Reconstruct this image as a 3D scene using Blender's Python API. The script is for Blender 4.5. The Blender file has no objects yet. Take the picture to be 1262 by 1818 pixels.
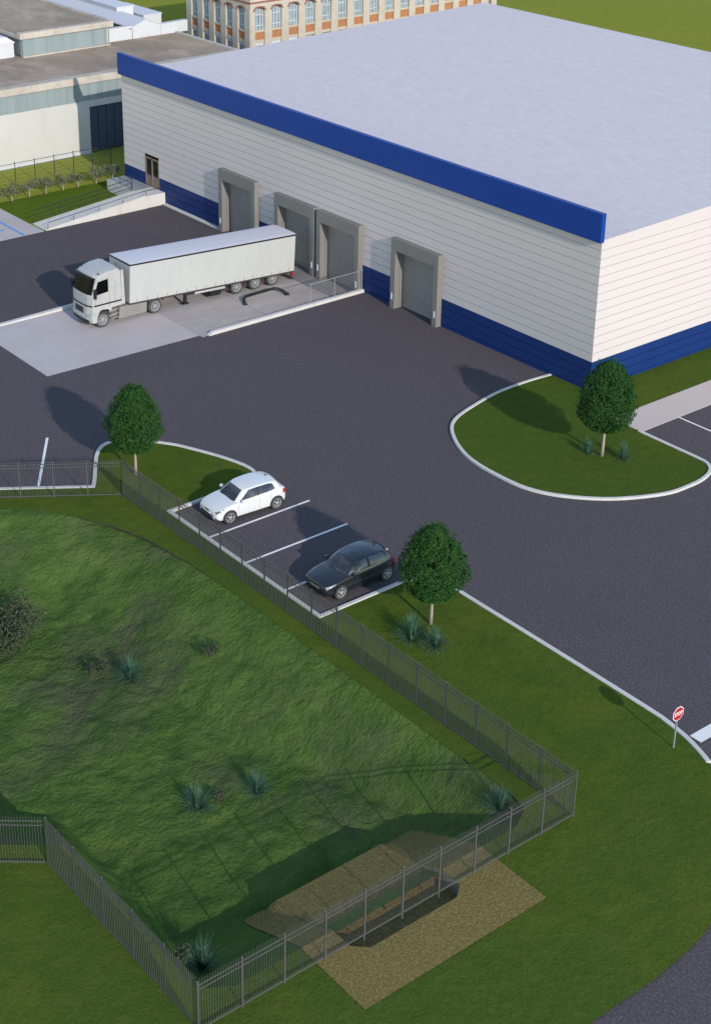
import bpy, bmesh, math, random
from mathutils import Vector, Matrix, noise
from mathutils.geometry import tessellate_polygon
random.seed(7)
R = math.radians
scene = bpy.context.scene
COL = scene.collection

# ------------------------------------------------------------------ materials
def new_mat(name):
    m = bpy.data.materials.new(name); m.use_nodes = True
    nt = m.node_tree; b = nt.nodes['Principled BSDF']
    return m, nt, b

# measured corrections to the first-guess albedos
TINT = {'asphalt': (1.38, 1.25, 1.06), 'lawn': (1.22, 1.22, 1.4), 'rough grass': (1.33, 1.45, 1.65), 'roof membrane': (1.2, 1.03, .93), 'concrete': (1.2, 1.06, 1.),
        'worn concrete': (1.15, 1.05, 1.), 'dark concrete': (1.15, 1.05, 1.), 'far grass': (1.4, 1.28, 1.6), 'tan gravel': (1.12, 1., .86), 'stained roof': (1.2, 1., .8),
        'dock shelter': (1.06, 1.06, 1.04), 'path concrete': (1.25, 1.1, .97), 'near lawn': (1.6, 1.45, 1.4), 'blue siding': (.95, 1.32, .74), 'blue parapet': (.62, 1.04, .94),
        'white siding': (.985, .930, .915), 'white tarpaulin roof': (1.1, 1.02, 1.), 'roller shutter': (1.25, 1.12, 1.), 'beige trim': (1.1, 1., .9), 'bronze door metal': (1.3, 1.2, 1.1), 'tree leaf': (.85, .95, .85)}
def mat(name, base, rough=.7, layers=(), bump=None, metal=0., spec=.3, coat=0., stretch=None, bump2=None):
    """layers: (scale, detail, lo, hi, colour, amount) noise masks mixed over the base colour (world position)"""
    m, nt, b = new_mat(name); N = nt.nodes; L = nt.links
    k = TINT.get(name, (1, 1, 1)); base = tuple(c * q for c, q in zip(base, k))
    layers = [(sc, d, lo, hi, tuple(c * q for c, q in zip(cl, k)), am) for sc, d, lo, hi, cl, am in layers]
    b.inputs['Roughness'].default_value = rough
    b.inputs['Metallic'].default_value = metal
    b.inputs['Specular IOR Level'].default_value = spec
    b.inputs['Coat Weight'].default_value = coat
    b.inputs['Base Color'].default_value = (*base, 1)
    geo = N.new('ShaderNodeNewGeometry')
    pos = geo.outputs['Position']
    if stretch:
        mp = N.new('ShaderNodeVectorMath'); mp.operation = 'MULTIPLY'
        mp.inputs[1].default_value = stretch; L.new(pos, mp.inputs[0]); pos = mp.outputs[0]
    cur = None
    for (sc, det, lo, hi, colr, amt) in layers:
        t = N.new('ShaderNodeTexNoise'); t.inputs['Scale'].default_value = sc; t.inputs['Detail'].default_value = det
        t.inputs['Roughness'].default_value = .6
        L.new(pos, t.inputs['Vector'])
        mr = N.new('ShaderNodeMapRange'); mr.inputs['From Min'].default_value = lo; mr.inputs['From Max'].default_value = hi
        mr.inputs['To Max'].default_value = amt
        L.new(t.outputs['Fac'], mr.inputs['Value'])
        mx = N.new('ShaderNodeMix'); mx.data_type = 'RGBA'
        L.new(mr.outputs['Result'], mx.inputs['Factor'])
        if cur is None: mx.inputs['A'].default_value = (*base, 1)
        else: L.new(cur, mx.inputs['A'])
        mx.inputs['B'].default_value = (*colr, 1)
        cur = mx.outputs['Result']
    if cur is not None: L.new(cur, b.inputs['Base Color'])
    prev = None
    for bp in (bump, bump2):
        if not bp: continue
        t = N.new('ShaderNodeTexNoise'); t.inputs['Scale'].default_value = bp[0]; t.inputs['Detail'].default_value = 6
        L.new(pos, t.inputs['Vector'])
        bn = N.new('ShaderNodeBump'); bn.inputs['Strength'].default_value = bp[1]; bn.inputs['Distance'].default_value = bp[2]
        L.new(t.outputs['Fac'], bn.inputs['Height'])
        if prev: L.new(prev, bn.inputs['Normal'])
        prev = bn.outputs['Normal']; L.new(prev, b.inputs['Normal'])
    return m

M = {}
M['asphalt'] = mat('asphalt', (.066, .060, .074), .95, [
    (.09, 3, .35, .7, (.076, .066, .074), .7), (.5, 4, .4, .7, (.060, .055, .069), .5), (.035, 4, .52, .66, (.056, .052, .066), .6),
    (13, 1, .40, .62, (.092, .085, .104), .85), (10, 1, .40, .60, (.044, .040, .051), .55), (17, 0, .70, .78, (.20, .19, .215), .6)],
    bump=(20, .3, .02), spec=.08)
M['far_grass'] = mat('far grass', (.170, .190, .024), 1., [
    (.05, 4, .35, .65, (.19, .205, .03), .8), (1.1, 5, .4, .7, (.13, .155, .016), .5), (.02, 3, .45, .7, (.15, .18, .03), .7)], bump=(6, .5, .1), spec=.0)
M['lawn'] = mat('lawn', (.056, .082, .0095), 1., [
    (.18, 5, .38, .62, (.078, .094, .012), .85), (.55, 5, .42, .66, (.041, .068, .009), .8), (.07, 3, .42, .60, (.046, .076, .012), .9),
    (1.7, 5, .5, .75, (.082, .080, .018), .5), (7, 4, .42, .72, (.036, .056, .007), .45), (12, 2, .52, .72, (.090, .108, .020), .4)],
    bump=(9, .5, .06), bump2=(1.4, .25, .25), spec=.0)
M['near_lawn'] = mat('near lawn', (.060, .096, .011), 1., [
    (.25, 5, .35, .65, (.072, .105, .013), .8), (1.2, 5, .42, .7, (.045, .08, .010), .7), (10, 4, .45, .75, (.03, .055, .006), .6)], bump=(12, .7, .06), spec=.0)
M['basin'] = mat('rough grass', (.052, .082, .015), 1., [
    (.30, 5, .42, .60, (.070, .096, .020), .85), (.13, 4, .50, .64, (.058, .054, .026), .9), (.55, 6, .46, .64, (.036, .062, .013), .85),
    (2.0, 6, .5, .75, (.085, .102, .030), .4), (5, 5, .46, .72, (.034, .054, .011), .5)],
    bump=(1.5, .5, .3), bump2=(6, .6, .09), stretch=(1.2, .9, 1), spec=.0)
M['concrete'] = mat('concrete', (.38, .365, .355), .9, [
    (.3, 4, .35, .7, (.45, .44, .46), .7), (2.2, 5, .45, .75, (.34, .33, .34), .5), (12, 3, .55, .8, (.30, .29, .30), .35)], bump=(20, .15, .01))
M['concrete_worn'] = mat('worn concrete', (.34, .32, .31), .85, [
    (.5, 5, .4, .65, (.40, .385, .375), .8), (1.6, 5, .5, .75, (.27, .25, .24), .6), (14, 3, .5, .8, (.24, .23, .22), .4)], bump=(18, .2, .01), stretch=(1.4, .5, 1))
M['concrete_dark'] = mat('dark concrete', (.19, .185, .185), .85, [
    (.7, 5, .4, .65, (.24, .235, .235), .8), (9, 4, .45, .7, (.12, .12, .125), .7)], bump=(14, .3, .02))
M['kerb'] = mat('kerb concrete', (.59, .545, .495), .85, [(.8, 4, .4, .7, (.52, .485, .44), .7), (3, 4, .52, .72, (.40, .37, .335), .45)], bump=(20, .15, .01))
M['path'] = mat('path concrete', (.42, .395, .395), .9, [(.4, 4, .4, .7, (.42, .40, .41), .6), (9, 3, .5, .8, (.38, .37, .38), .35)])
M['paint'] = mat('white road paint', (.78, .74, .69), .7, [(3, 5, .55, .75, (.5, .48, .45), .45), (12, 3, .55, .75, (.55, .52, .49), .5)], spec=.1)
M['blue_paint'] = mat('blue road paint', (.03, .26, .66), .6)
M['white_wall'] = mat('white siding', (.60, .555, .525), .7, [(.25, 4, .4, .7, (.57, .527, .498), .7), (3, 4, .5, .8, (.53, .492, .468), .25)], stretch=(.5, .5, 1.5))
M['white_wall_b'] = mat('white siding joint', (.20, .19, .185), .8)
M['blue_wall'] = mat('blue siding', (.007, .020, .165), .5, [(.4, 4, .4, .7, (.009, .024, .185), .7)], spec=.22)
M['cap_blue'] = mat('blue parapet', (.010, .042, .25), .5, [(.2, 4, .4, .7, (.012, .047, .27), .6)], spec=.2)
M['roof'] = mat('roof membrane', (.525, .53, .57), .8, [
    (.06, 4, .4, .65, (.545, .55, .59), .7), (1.6, 4, .44, .66, (.485, .49, .525), .75), (3.0, 4, .46, .68, (.60, .61, .66), .75), (6, 3, .48, .72, (.48, .485, .515), .5)], stretch=(.45, 1.5, 1), bump=(3, .3, .05), spec=.1)
M['shelter'] = mat('dock shelter', (.200, .182, .168), .8, [(.8, 4, .4, .7, (.175, .16, .148), .7)], spec=.15)
M['shutter'] = mat('roller shutter', (.22, .215, .21), .45, [(.7, 3, .4, .7, (.19, .185, .182), .6)], spec=.4)
M['white_plastic'] = mat('white plastic', (.75, .75, .75), .4)
M['brown_metal'] = mat('bronze door metal', (.17, .135, .11), .5)
M['dark_glass'] = mat('dark glass', (.012, .014, .018), .08, spec=.6)
M['black_glass'] = mat('truck glass', (.004, .004, .004), .2, spec=.08)
M['pale_wall'] = mat('pale render', (.53, .50, .455), .85, [(.15, 4, .4, .7, (.48, .45, .41), .8), (.9, 5, .5, .75, (.44, .41, .37), .4)], stretch=(1, 1, .3))
M['trim'] = mat('beige trim', (.46, .435, .40), .9, [(.35, 5, .4, .7, (.38, .355, .325), .8), (1.4, 5, .48, .7, (.30, .28, .255), .6)], spec=.1)
M['stained_roof'] = mat('stained roof', (.30, .265, .235), .95, [
    (.13, 5, .42, .6, (.215, .195, .185), .9), (.4, 5, .48, .66, (.38, .35, .32), .8), (1.8, 5, .5, .7, (.20, .185, .175), .5)], stretch=(.6, 1, 1))
M['profilit'] = mat('pale channel glass', (.24, .275, .27), .35, [(.5, 3, .4, .65, (.29, .325, .32), .8), (3.2, 2, .5, .7, (.18, .215, .215), .7)], stretch=(1, 1, .02), spec=.5)
M['blue_door'] = mat('dark blue steel', (.050, .068, .098), .6, [(1.5, 3, .4, .7, (.065, .085, .115), .7)], spec=.2)
M['shed_white'] = mat('white shed paint', (.56, .545, .535), .75, [(.3, 4, .4, .7, (.52, .505, .495), .6)])
M['brick_stone'] = mat('pale stone', (.50, .43, .34), .85, [(1.2, 5, .4, .7, (.42, .35, .275), .7), (6, 4, .5, .75, (.36, .29, .23), .5)])
M['brick_red'] = mat('orange brick', (.40, .17, .07), .85, [(2, 5, .4, .7, (.33, .125, .05), .7), (9, 3, .5, .7, (.45, .24, .12), .5)])
M['brick_moulding'] = mat('red moulding', (.26, .10, .07), .85)
M['win_frame'] = mat('pale window frame', (.55, .58, .58), .6)
M['win_pane'] = mat('window pane', (.22, .28, .31), .15, [(1.1, 3, .4, .65, (.33, .39, .42), .8), (3, 3, .5, .7, (.07, .10, .12), .7)], spec=.6)
M['steel'] = mat('weathered fence steel', (.098, .093, .082), .65, [(1.5, 4, .4, .7, (.078, .074, .066), .6)], metal=.1, spec=.15)
M['dark_steel'] = mat('dark steel', (.035, .038, .045), .5, metal=.3)
M['galv'] = mat('galvanised steel', (.42, .42, .42), .45, metal=.5)
M['wire'] = mat('galvanised wire', (.30, .30, .31), .5, metal=.3)
M['riprap'] = mat('tan gravel', (.170, .140, .058), 1., [(.5, 4, .4, .7, (.150, .122, .050), .6), (9, 2, .42, .65, (.225, .19, .088), .8), (13, 1, .45, .66, (.095, .080, .036), .7), (5, 2, .6, .72, (.13, .13, .04), .5)], bump=(9, .6, .04), spec=.0)
M['riprap_floor'] = mat('silted channel floor', (.085, .078, .05), .95, [(3, 4, .4, .65, (.055, .065, .035), .7), (12, 3, .5, .7, (.13, .115, .075), .6)], bump=(10, .6, .05))
M['slab'] = mat('sandstone slab', (.33, .27, .165), .9, [(5, 4, .45, .7, (.26, .21, .125), .6), (14, 3, .5, .7, (.38, .32, .21), .5)], bump=(14, .5, .03))
M['riprap_side'] = mat('stony bank', (.20, .175, .125), .95, [(4, 4, .4, .7, (.15, .13, .09), .7)], bump=(9, .6, .05))
M['leaf_a'] = mat('tree leaf', (.024, .068, .014), .7, [(2.4, 3, .4, .62, (.036, .088, .017), .85), (9, 2, .5, .7, (.014, .046, .012), .7)], spec=.12)
M['bark'] = mat('pale bark', (.36, .30, .23), .9, [(6, 4, .4, .7, (.25, .205, .155), .6)], stretch=(1, 1, .25))
M['twig'] = mat('brown twig', (.10, .075, .05), .9)
M['blade'] = mat('blue green blade', (.070, .150, .092), .6, [(7, 3, .42, .62, (.040, .095, .060), .85), (5, 2, .58, .7, (.21, .30, .22), .85)], spec=.15)
M['scrub'] = mat('grey green scrub leaf', (.050, .066, .034), .9, [(3, 3, .4, .65, (.085, .092, .056), .8), (8, 2, .5, .7, (.030, .042, .022), .7), (6, 1, .62, .72, (.17, .165, .115), .7)], spec=.05)
M['blossom'] = mat('pale sapling leaf', (.17, .165, .095), .8, [(5, 3, .4, .62, (.07, .09, .032), .9), (9, 2, .55, .7, (.34, .29, .23), .6)])
M['truck_white'] = mat('truck paint', (.43, .41, .385), .4, [(1.2, 4, .4, .7, (.37, .35, .33), .6), (2.2, 5, .55, .72, (.27, .25, .23), .5)], spec=.3)
M['tarp'] = mat('cream tarpaulin', (.445, .435, .405), .6, [(.6, 4, .4, .7, (.42, .41, .38), .7), (1.4, 4, .5, .7, (.37, .36, .335), .4)], stretch=(1, 1, .35))
M['tarp_roof'] = mat('white tarpaulin roof', (.55, .555, .58), .6, [(.5, 4, .4, .7, (.56, .57, .60), .7)])
M['skirt'] = mat('grey side skirt', (.24, .225, .20), .5, [(2, 4, .4, .7, (.19, .175, .155), .7)])
M['rubber'] = mat('tyre rubber', (.055, .054, .052), .85, [(6, 3, .4, .7, (.085, .082, .078), .6)])
M['truck_rim'] = mat('silver truck rim', (.30, .30, .29), .5, metal=.3)
M['alloy'] = mat('alloy rim', (.34, .32, .30), .45, metal=.25)
M['red'] = mat('red lens', (.45, .02, .02), .3)
M['rust'] = mat('rusty brown chassis', (.055, .036, .032), .7, [(3, 4, .4, .7, (.05, .04, .038), .7)])
M['black'] = mat('black plastic', (.014, .014, .015), .5)
M['car_white'] = mat('white car paint', (.66, .63, .60), .25, spec=.5, coat=.5)
M['car_black'] = mat('black car paint', (.014, .016, .020), .25, spec=.5, coat=.6)
M['head_glass'] = mat('headlamp glass', (.30, .31, .33), .15, spec=.6)
M['interior'] = mat('grey car seats', (.20, .19, .19), .8)
M['sign_red'] = mat('sign red', (.40, .018, .02), .5)
M['sign_white'] = mat('sign white', (.78, .76, .76), .5)

def glass_mat(name, tint, alpha):
    m, nt, b = new_mat(name)
    b.inputs['Base Color'].default_value = (*tint, 1); b.inputs['Roughness'].default_value = .06
    b.inputs['Alpha'].default_value = alpha; b.inputs['Specular IOR Level'].default_value = .6
    return m
M['car_glass'] = mat('tinted car glass', (.030, .032, .042), .12, [(2.4, 3, .48, .62, (.085, .08, .082), .7)], spec=.5)  # opaque; lighter blotches paint in reflections and pale seats
M['pale_glass'] = mat('painted see through glass', (.075, .088, .088), .12, [(2.4, 3, .45, .62, (.12, .135, .132), .7)], spec=.5)  # opaque; paler colour paints in the light showing through the cabin
M['smoked_lamp'] = mat('smoked headlamp', (.11, .11, .115), .15, [(7, 2, .5, .7, (.30, .30, .31), .8)], spec=.6)

# ------------------------------------------------------------------ mesh builder
class MB:
    def __init__(s): s.v = []; s.f = []
    def add(s, vs, fs):
        o = len(s.v); s.v += [tuple(p) for p in vs]; s.f += [tuple(i + o for i in f) for f in fs]; return s
    def box(s, x0, y0, z0, x1, y1, z1):
        vs = [(x, y, z) for z in (z0, z1) for (x, y) in ((x0, y0), (x1, y0), (x1, y1), (x0, y1))]
        return s.add(vs, [(3, 2, 1, 0), (4, 5, 6, 7), (0, 1, 5, 4), (1, 2, 6, 5), (2, 3, 7, 6), (3, 0, 4, 7)])
    def bar(s, a, b, w, h=None, up=(0, 0, 1)):
        a = Vector(a); b = Vector(b); h = h or w; d = (b - a).normalized(); u = Vector(up)
        if abs(d.dot(u)) > .95: u = Vector((1, 0, 0))
        r = d.cross(u).normalized(); u = r.cross(d)
        vs = [p + r * i * w / 2 + u * j * h / 2 for p in (a, b) for (i, j) in ((-1, -1), (1, -1), (1, 1), (-1, 1))]
        return s.add(vs, [(3, 2, 1, 0), (4, 5, 6, 7), (0, 1, 5, 4), (1, 2, 6, 5), (2, 3, 7, 6), (3, 0, 4, 7)])
    def tube(s, pts, rad, n=8, cap=True):
        pts = [Vector(p) for p in pts]; rads = rad if isinstance(rad, (list, tuple)) else [rad] * len(pts)
        rings = []
        for i, p in enumerate(pts):
            d = (pts[min(i + 1, len(pts) - 1)] - pts[max(i - 1, 0)]).normalized()
            u = Vector((0, 0, 1)) if abs(d.z) < .9 else Vector((1, 0, 0))
            r = d.cross(u).normalized(); u = r.cross(d)
            rings.append([p + (r * math.cos(2 * math.pi * k / n) + u * math.sin(2 * math.pi * k / n)) * rads[i] for k in range(n)])
        vs = [q for g in rings for q in g]; fs = []
        for i in range(len(pts) - 1):
            for k in range(n): fs.append((i * n + k, i * n + (k + 1) % n, (i + 1) * n + (k + 1) % n, (i + 1) * n + k))
        if cap: fs.append(tuple(range(n - 1, -1, -1))); fs.append(tuple((len(pts) - 1) * n + k for k in range(n)))
        return s.add(vs, fs)
    def lathe_x(s, c, prof, n=24):
        """revolve (x, r) profile round the x axis through c"""
        vs = []; fs = []
        for (x, r) in prof:
            for k in range(n):
                a = 2 * math.pi * k / n; vs.append((c[0] + x, c[1] + r * math.cos(a), c[2] + r * math.sin(a)))
        for i in range(len(prof) - 1):
            for k in range(n): fs.append((i * n + k, i * n + (k + 1) % n, (i + 1) * n + (k + 1) % n, (i + 1) * n + k))
        fs.append(tuple(range(n - 1, -1, -1))); fs.append(tuple((len(prof) - 1) * n + k for k in range(n)))
        return s.add(vs, fs)
    def prism(s, poly, z0, z1, holes=()):
        """closed solid over an xy outline"""
        n = len(poly); vs = [(x, y, z0) for x, y in poly] + [(x, y, z1) for x, y in poly]
        tris = tessellate_polygon([[Vector((x, y, 0)) for x, y in poly]])
        fs = [tuple(i + n for i in t) for t in tris] + [tuple(reversed(t)) for t in tris]
        fs += [(i, (i + 1) % n, n + (i + 1) % n, n + i) for i in range(n)]
        return s.add(vs, fs)
    def sheet(s, poly, z, holes=()):
        loops = [[Vector((x, y, 0)) for x, y in poly]] + [[Vector((x, y, 0)) for x, y in h] for h in holes]
        flat = [p for l in loops for p in l]
        return s.add([(p.x, p.y, z) for p in flat], [tuple(t) for t in tessellate_polygon(loops)])
    def extr(s, poly, axis, a, b):
        """prism of a 2-D outline along an axis: poly (p,q) -> axis 'x': (a..b, p, q), 'y': (p, a..b, q)"""
        n = len(poly)
        f = (lambda t, p, q: (t, p, q)) if axis == 'x' else (lambda t, p, q: (p, t, q))
        vs = [f(a, p, q) for p, q in poly] + [f(b, p, q) for p, q in poly]
        tris = tessellate_polygon([[Vector((p, q, 0)) for p, q in poly]])
        fs = [tuple(i + n for i in t) for t in tris] + [tuple(reversed(t)) for t in tris]
        fs += [(i, (i + 1) % n, n + (i + 1) % n, n + i) for i in range(n)]
        return s.add(vs, fs)
    def xf(s, m): s.v = [tuple(m @ Vector(p)) for p in s.v]; return s
    def build(s, name, m, parent=None, smooth=False, fix=True, bevel=0, sub=0):
        me = bpy.data.meshes.new(name); me.from_pydata(s.v, [], s.f); me.validate()
        if fix:
            bm = bmesh.new(); bm.from_mesh(me); bmesh.ops.recalc_face_normals(bm, faces=bm.faces)
            bm.to_mesh(me); bm.free()
        if smooth: me.polygons.foreach_set('use_smooth', [True] * len(me.polygons))
        me.materials.append(M[m] if isinstance(m, str) else m)
        o = bpy.data.objects.new(name, me); COL.objects.link(o)
        if parent: o.parent = parent
        if sub:
            d = o.modifiers.new('s', 'SUBSURF'); d.levels = sub; d.render_levels = sub
        if bevel:
            d = o.modifiers.new('b', 'BEVEL'); d.width = bevel; d.segments = 2; d.limit_method = 'ANGLE'
        return o

def up_faces(o):
    me = o.data
    bm = bmesh.new(); bm.from_mesh(me)
    for f in bm.faces:
        f.normal_update()
        if f.normal.z < 0: f.normal_flip()
    bm.to_mesh(me); bm.free(); return o

def tag(o, label, cat, group=None):
    o['label'] = label; o['category'] = cat
    if group: o['group'] = group
    return o
def thing(name, label, cat, loc=(0, 0, 0), rz=0, group=None):
    o = bpy.data.objects.new(name, None); COL.objects.link(o); o.location = loc; o.rotation_euler = (0, 0, rz)
    o.empty_display_size = .3
    return tag(o, label, cat, group)
def struct(o): o['kind'] = 'structure'; return o
def copy_tree(o, parent=None):
    c = o.copy(); COL.objects.link(c)
    if parent: c.parent = parent
    for ch in [x for x in bpy.data.objects if x.parent == o]: copy_tree(ch, c)
    return c

def catmull(pts, n=6):
    P = [Vector((*p, 0)) for p in pts]; P = [P[0] * 2 - P[1]] + P + [P[-1] * 2 - P[-2]]
    out = []
    for i in range(1, len(P) - 2):
        a, b, c, d = P[i - 1:i + 3]
        for k in range(n):
            t = k / n
            q = .5 * ((2 * b) + (c - a) * t + (2 * a - 5 * b + 4 * c - d) * t * t + (3 * b - a - 3 * c + d) * t ** 3)
            out.append((q.x, q.y))
    out.append((P[-2].x, P[-2].y)); return out

# ------------------------------------------------------------------ terrain of the basin
def ss(t):
    t = max(0., min(1., t)); return t * t * (3 - 2 * t)
BD = 2.0
def basin_t(x, y):
    dN = (-28.75 - y) / (5.2 - 3.0 * ss((x - 9) / 12)); dE = (24.15 - x) / 3.65
    dS = (y + 43.3) / 1.7; dSW = ((x - 15.2) * -.8 + (y + 43.3) * .6) / 3.9
    dNW = ((x + 5.5) * .818 + (y + 31.2) * -.575) / 6
    a, b = dN, dNW
    h = max(.25 - abs(a - b), 0) / .25
    nn = min(a, b) - h * h * .25 * .25
    return min(nn, dE, max(dS, dSW))
def basin_z(x, y):
    t = basin_t(x, y)
    if t <= 0: return .055
    z = .058 - BD * (.93 * min(1, t) + .07 * ss(t))
    k = min(1, t * 2)
    n1 = noise.fractal(Vector((x * .35, y * .5, 3.1)), 1., 2., 3) * .17
    n2 = noise.fractal(Vector((x * 1.5, y * 2.3, 9.7)), .8, 2.1, 4) * .07
    q = ss((x - 19.4) / .9) * ss((y + 40.6) / .9) * ss((-31.0 - y) / .9)
    return z + k * (n1 + n2) * (1 - .9 * q) - .16 * q * ss((y + 38.9) / .5) * ss((-33.1 - y) / .5)

RIM = [(-16.0, -44.9), (-8.0, -33.5), (-6.7, -32.0), (-5.2, -31.0), (-3.2, -30.0), (-1.1, -29.35), (1.8, -29.0), (5, -28.85), (12, -28.8), (22.5, -28.8),
       (23.6, -29.0), (24.15, -29.9), (24.15, -42.3), (23.7, -43.1), (22.8, -43.3), (15.2, -43.3), (6.2, -55.3)]
# the outlet pit is cut out of the lawn too
PIT = [(24.15, -39.95), (24.15, -33.0), (24.15, -33.0)]
RIMHOLE = RIM[:11] + [(24.15, -29.9), (24.15, -33.58), (25.09, -33.56), (25.52, -34.1), (25.52, -37.9), (25.06, -38.4), (24.15, -38.42), (24.15, -42.3)] + RIM[13:]
DOCK = [(-29.45, -13.0), (-20.17, -13.0), (-20.17, .3), (-29.45, .3)]

# ------------------------------------------------------------------ ground sheets
asp = [(-43.9, .2), (-43.9, -10.5), (-43.9, -80), (70, -80), (70, 75), (.0, 75), (.0, .3), (-20.17, .3), (-20.17, -13.0), (-29.45, -13.0), (-29.45, .3)]
g = MB().sheet([(-700, -300), (500, -300), (500, 800), (-700, 800)], -.06,
               [[(-43.5, -79), (69, -79), (69, 74), (.5, 74), (.5, 1), (-43.5, 1)]])
struct(up_faces(g.build('ground', 'far_grass', fix=False)))
struct(up_faces(MB().sheet(asp, 0., [RIMHOLE]).build('asphalt_yard', 'asphalt', fix=False)))

# near lawn beside the factory (left of the warehouse)
struct(up_faces(MB().sheet([(-52.0, 14), (-49.9, 14), (-49.9, 0), (-46.2, 0), (-46.2, -10.75), (-49.75, -10.75), (-52.0, -22)], -.03).build('lawn', 'near_lawn', fix=False)))
# paved bay with blue marking
struct(MB().box(-58, -34, -.05, -43.85, -10.8, .012).build('paved_bay', 'concrete'))
MK = []
def marking(poly, z, m='paint', name='road_marking'):
    o = MB().sheet(poly, z).build(name, m, fix=False); struct(up_faces(o)); return o
def line(a, b, w, z=.004, m='paint'):
    a = Vector((*a, 0)); b = Vector((*b, 0)); d = (b - a).normalized(); n = Vector((-d.y, d.x, 0)) * w / 2
    return marking([(p.x, p.y) for p in (a - n, b - n, b + n, a + n)], z, m)
line((-50.5, -12.35), (-43.9, -12.42), .16, .018, 'blue_paint')
# wheelchair symbol beginning at the picture's edge: ring, back and leg strokes
sym = MB()
for k in range(14):
    a0 = R(200 + k * 15); a1 = R(200 + (k + 1) * 15)
    sym.add([(-45.9 + r * math.cos(a), -14.3 + r * math.sin(a), .018) for a, r in ((a0, .5), (a1, .5), (a1, .62), (a0, .62))], [(0, 1, 2, 3)])
sym.box(-45.95, -14.2, .013, -45.8, -13.4, .018).box(-45.95, -14.1, .013, -45.3, -13.95, .0185).box(-45.4, -14.6, .013, -45.28, -14.0, .0175)
sym.box(-46.0, -13.3, .013, -45.75, -13.05, .018)
struct(sym.build('road_marking', 'blue_paint'))

# main lawn round the basin
KB1 = [(-20.4, -48.0), (-7.2, -28.65)]
CURVE1 = catmull([(-7.2, -28.6), (-8.8, -27.55), (-10.2, -26.6), (-10.95, -25.65), (-10.69, -24.46), (-8.93, -22.91), (-7.3, -22.1), (-5.76, -21.5), (-4.3, -21.15), (-3.4, -21.3), (-2.85, -22.1)], 5)
STALL = [(-2.72, -22.3), (-2.72, -27.0), (9.15, -27.0), (9.15, -22.3)]
CURVE2 = catmull([(9.15, -22.3), (9.6, -21.2), (10.6, -20.72), (12, -20.72), (17.5, -20.72), (22.3, -20.76), (23.3, -20.82), (24.36, -21.0), (25.26, -21.27), (25.95, -21.55)], 5)
ROADC = catmull([(25.95, -21.55), (28.2, -23.0), (30.2, -25.4), (31.4, -28.0), (31.9, -31.0), (31.95, -36), (31.95, -80)], 5)
lawn_poly = [(-40, -76.7)] + KB1 + CURVE1[1:] + STALL[1:-1] + CURVE2 + ROADC[1:] + [(-40, -80)]
struct(up_faces(MB().sheet(lawn_poly, .06, [RIMHOLE]).build('lawn', 'lawn', fix=False)))
# lawn round the kerbed island and along the warehouse
ISL = [(-3.0, -.05), (-3.15, -2.05), (-3.05, -4.46), (-2.5, -7.0), (-1.95, -8.6), (-1.06, -9.71), (.6, -10.75), (2.33, -11.33), (4.4, -11.45), (6.23, -11.25),
       (7.85, -10.4), (9.55, -8.65), (10.75, -6.2), (10.95, -4.4), (10.85, -3.2), (10.5, -2.3), (9.9, -1.8), (9.2, -1.7), (5.2, -1.7)]
ISLC = catmull(ISL[:-1], 5) + [ISL[-1]]
struct(up_faces(MB().sheet([(-3.0, .0)] + ISLC[1:] + [(3.1, -1.7), (3.1, 75), (.0, 75), (0, 0)], .06).build('lawn', 'lawn', fix=False)))
struct(MB().box(3.1, -1.6, -.02, 5.28, 75, .025).build('footpath', 'path'))

def kerb(path, w=.2, top=.12, name='kerb', side=0):
    P = [Vector((*p, 0)) for p in path]; L = []; Rr = []
    for i, p in enumerate(P):
        d0 = (P[i] - P[i - 1]).normalized() if i else (P[1] - P[0]).normalized()
        d1 = (P[i + 1] - P[i]).normalized() if i < len(P) - 1 else d0
        d = (d0 + d1).normalized(); n = Vector((-d.y, d.x, 0)); k = 1 / max(.5, n.dot(Vector((-d0.y, d0.x, 0))))
        L.append(p + n * w / 2 * k); Rr.append(p - n * w / 2 * k)
    m = MB(); n = len(P); vs = []
    c = .018
    for a, b in zip(L, Rr):
        e = (b - a).normalized() * c
        vs += [(a.x, a.y, -.02), (a.x, a.y, top - c), (a.x + e.x, a.y + e.y, top), (b.x - e.x, b.y - e.y, top), (b.x, b.y, top - c), (b.x, b.y, -.02)]
    fs = []
    for i in range(n - 1):
        for k in range(5): fs.append((i * 6 + k, i * 6 + k + 1, (i + 1) * 6 + k + 1, (i + 1) * 6 + k))
    fs += [(0, 1, 2, 3, 4, 5), tuple((n - 1) * 6 + k for k in (5, 4, 3, 2, 1, 0))]
    return struct(m.add(vs, fs).build(name, 'kerb'))
kerb(KB1 + CURVE1[1:] + STALL[1:-1] + CURVE2, .20)
kerb(ISLC, .19)
struct(MB().box(-43.85, -.35, -.02, -36.35, -.003, .07).build('kerb', 'kerb'))

# painted markings
for x in (.46, 3.42, 6.42): line((x, -26.85), (x, -20.75), .13)
line((-9.05, -30.75), (-13.62, -27.65), .14)
line((-14.0, -38.0), (-18.6, -34.9), .14)
line((5.3, 1.5), (9.6, 1.54), .12)
line((10.3, -1.75), (14.5, -1.72), .12)
marking([(24.4, -20.75), (24.95, -20.75), (24.95, -14.5), (24.4, -14.5)], .004)

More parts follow.
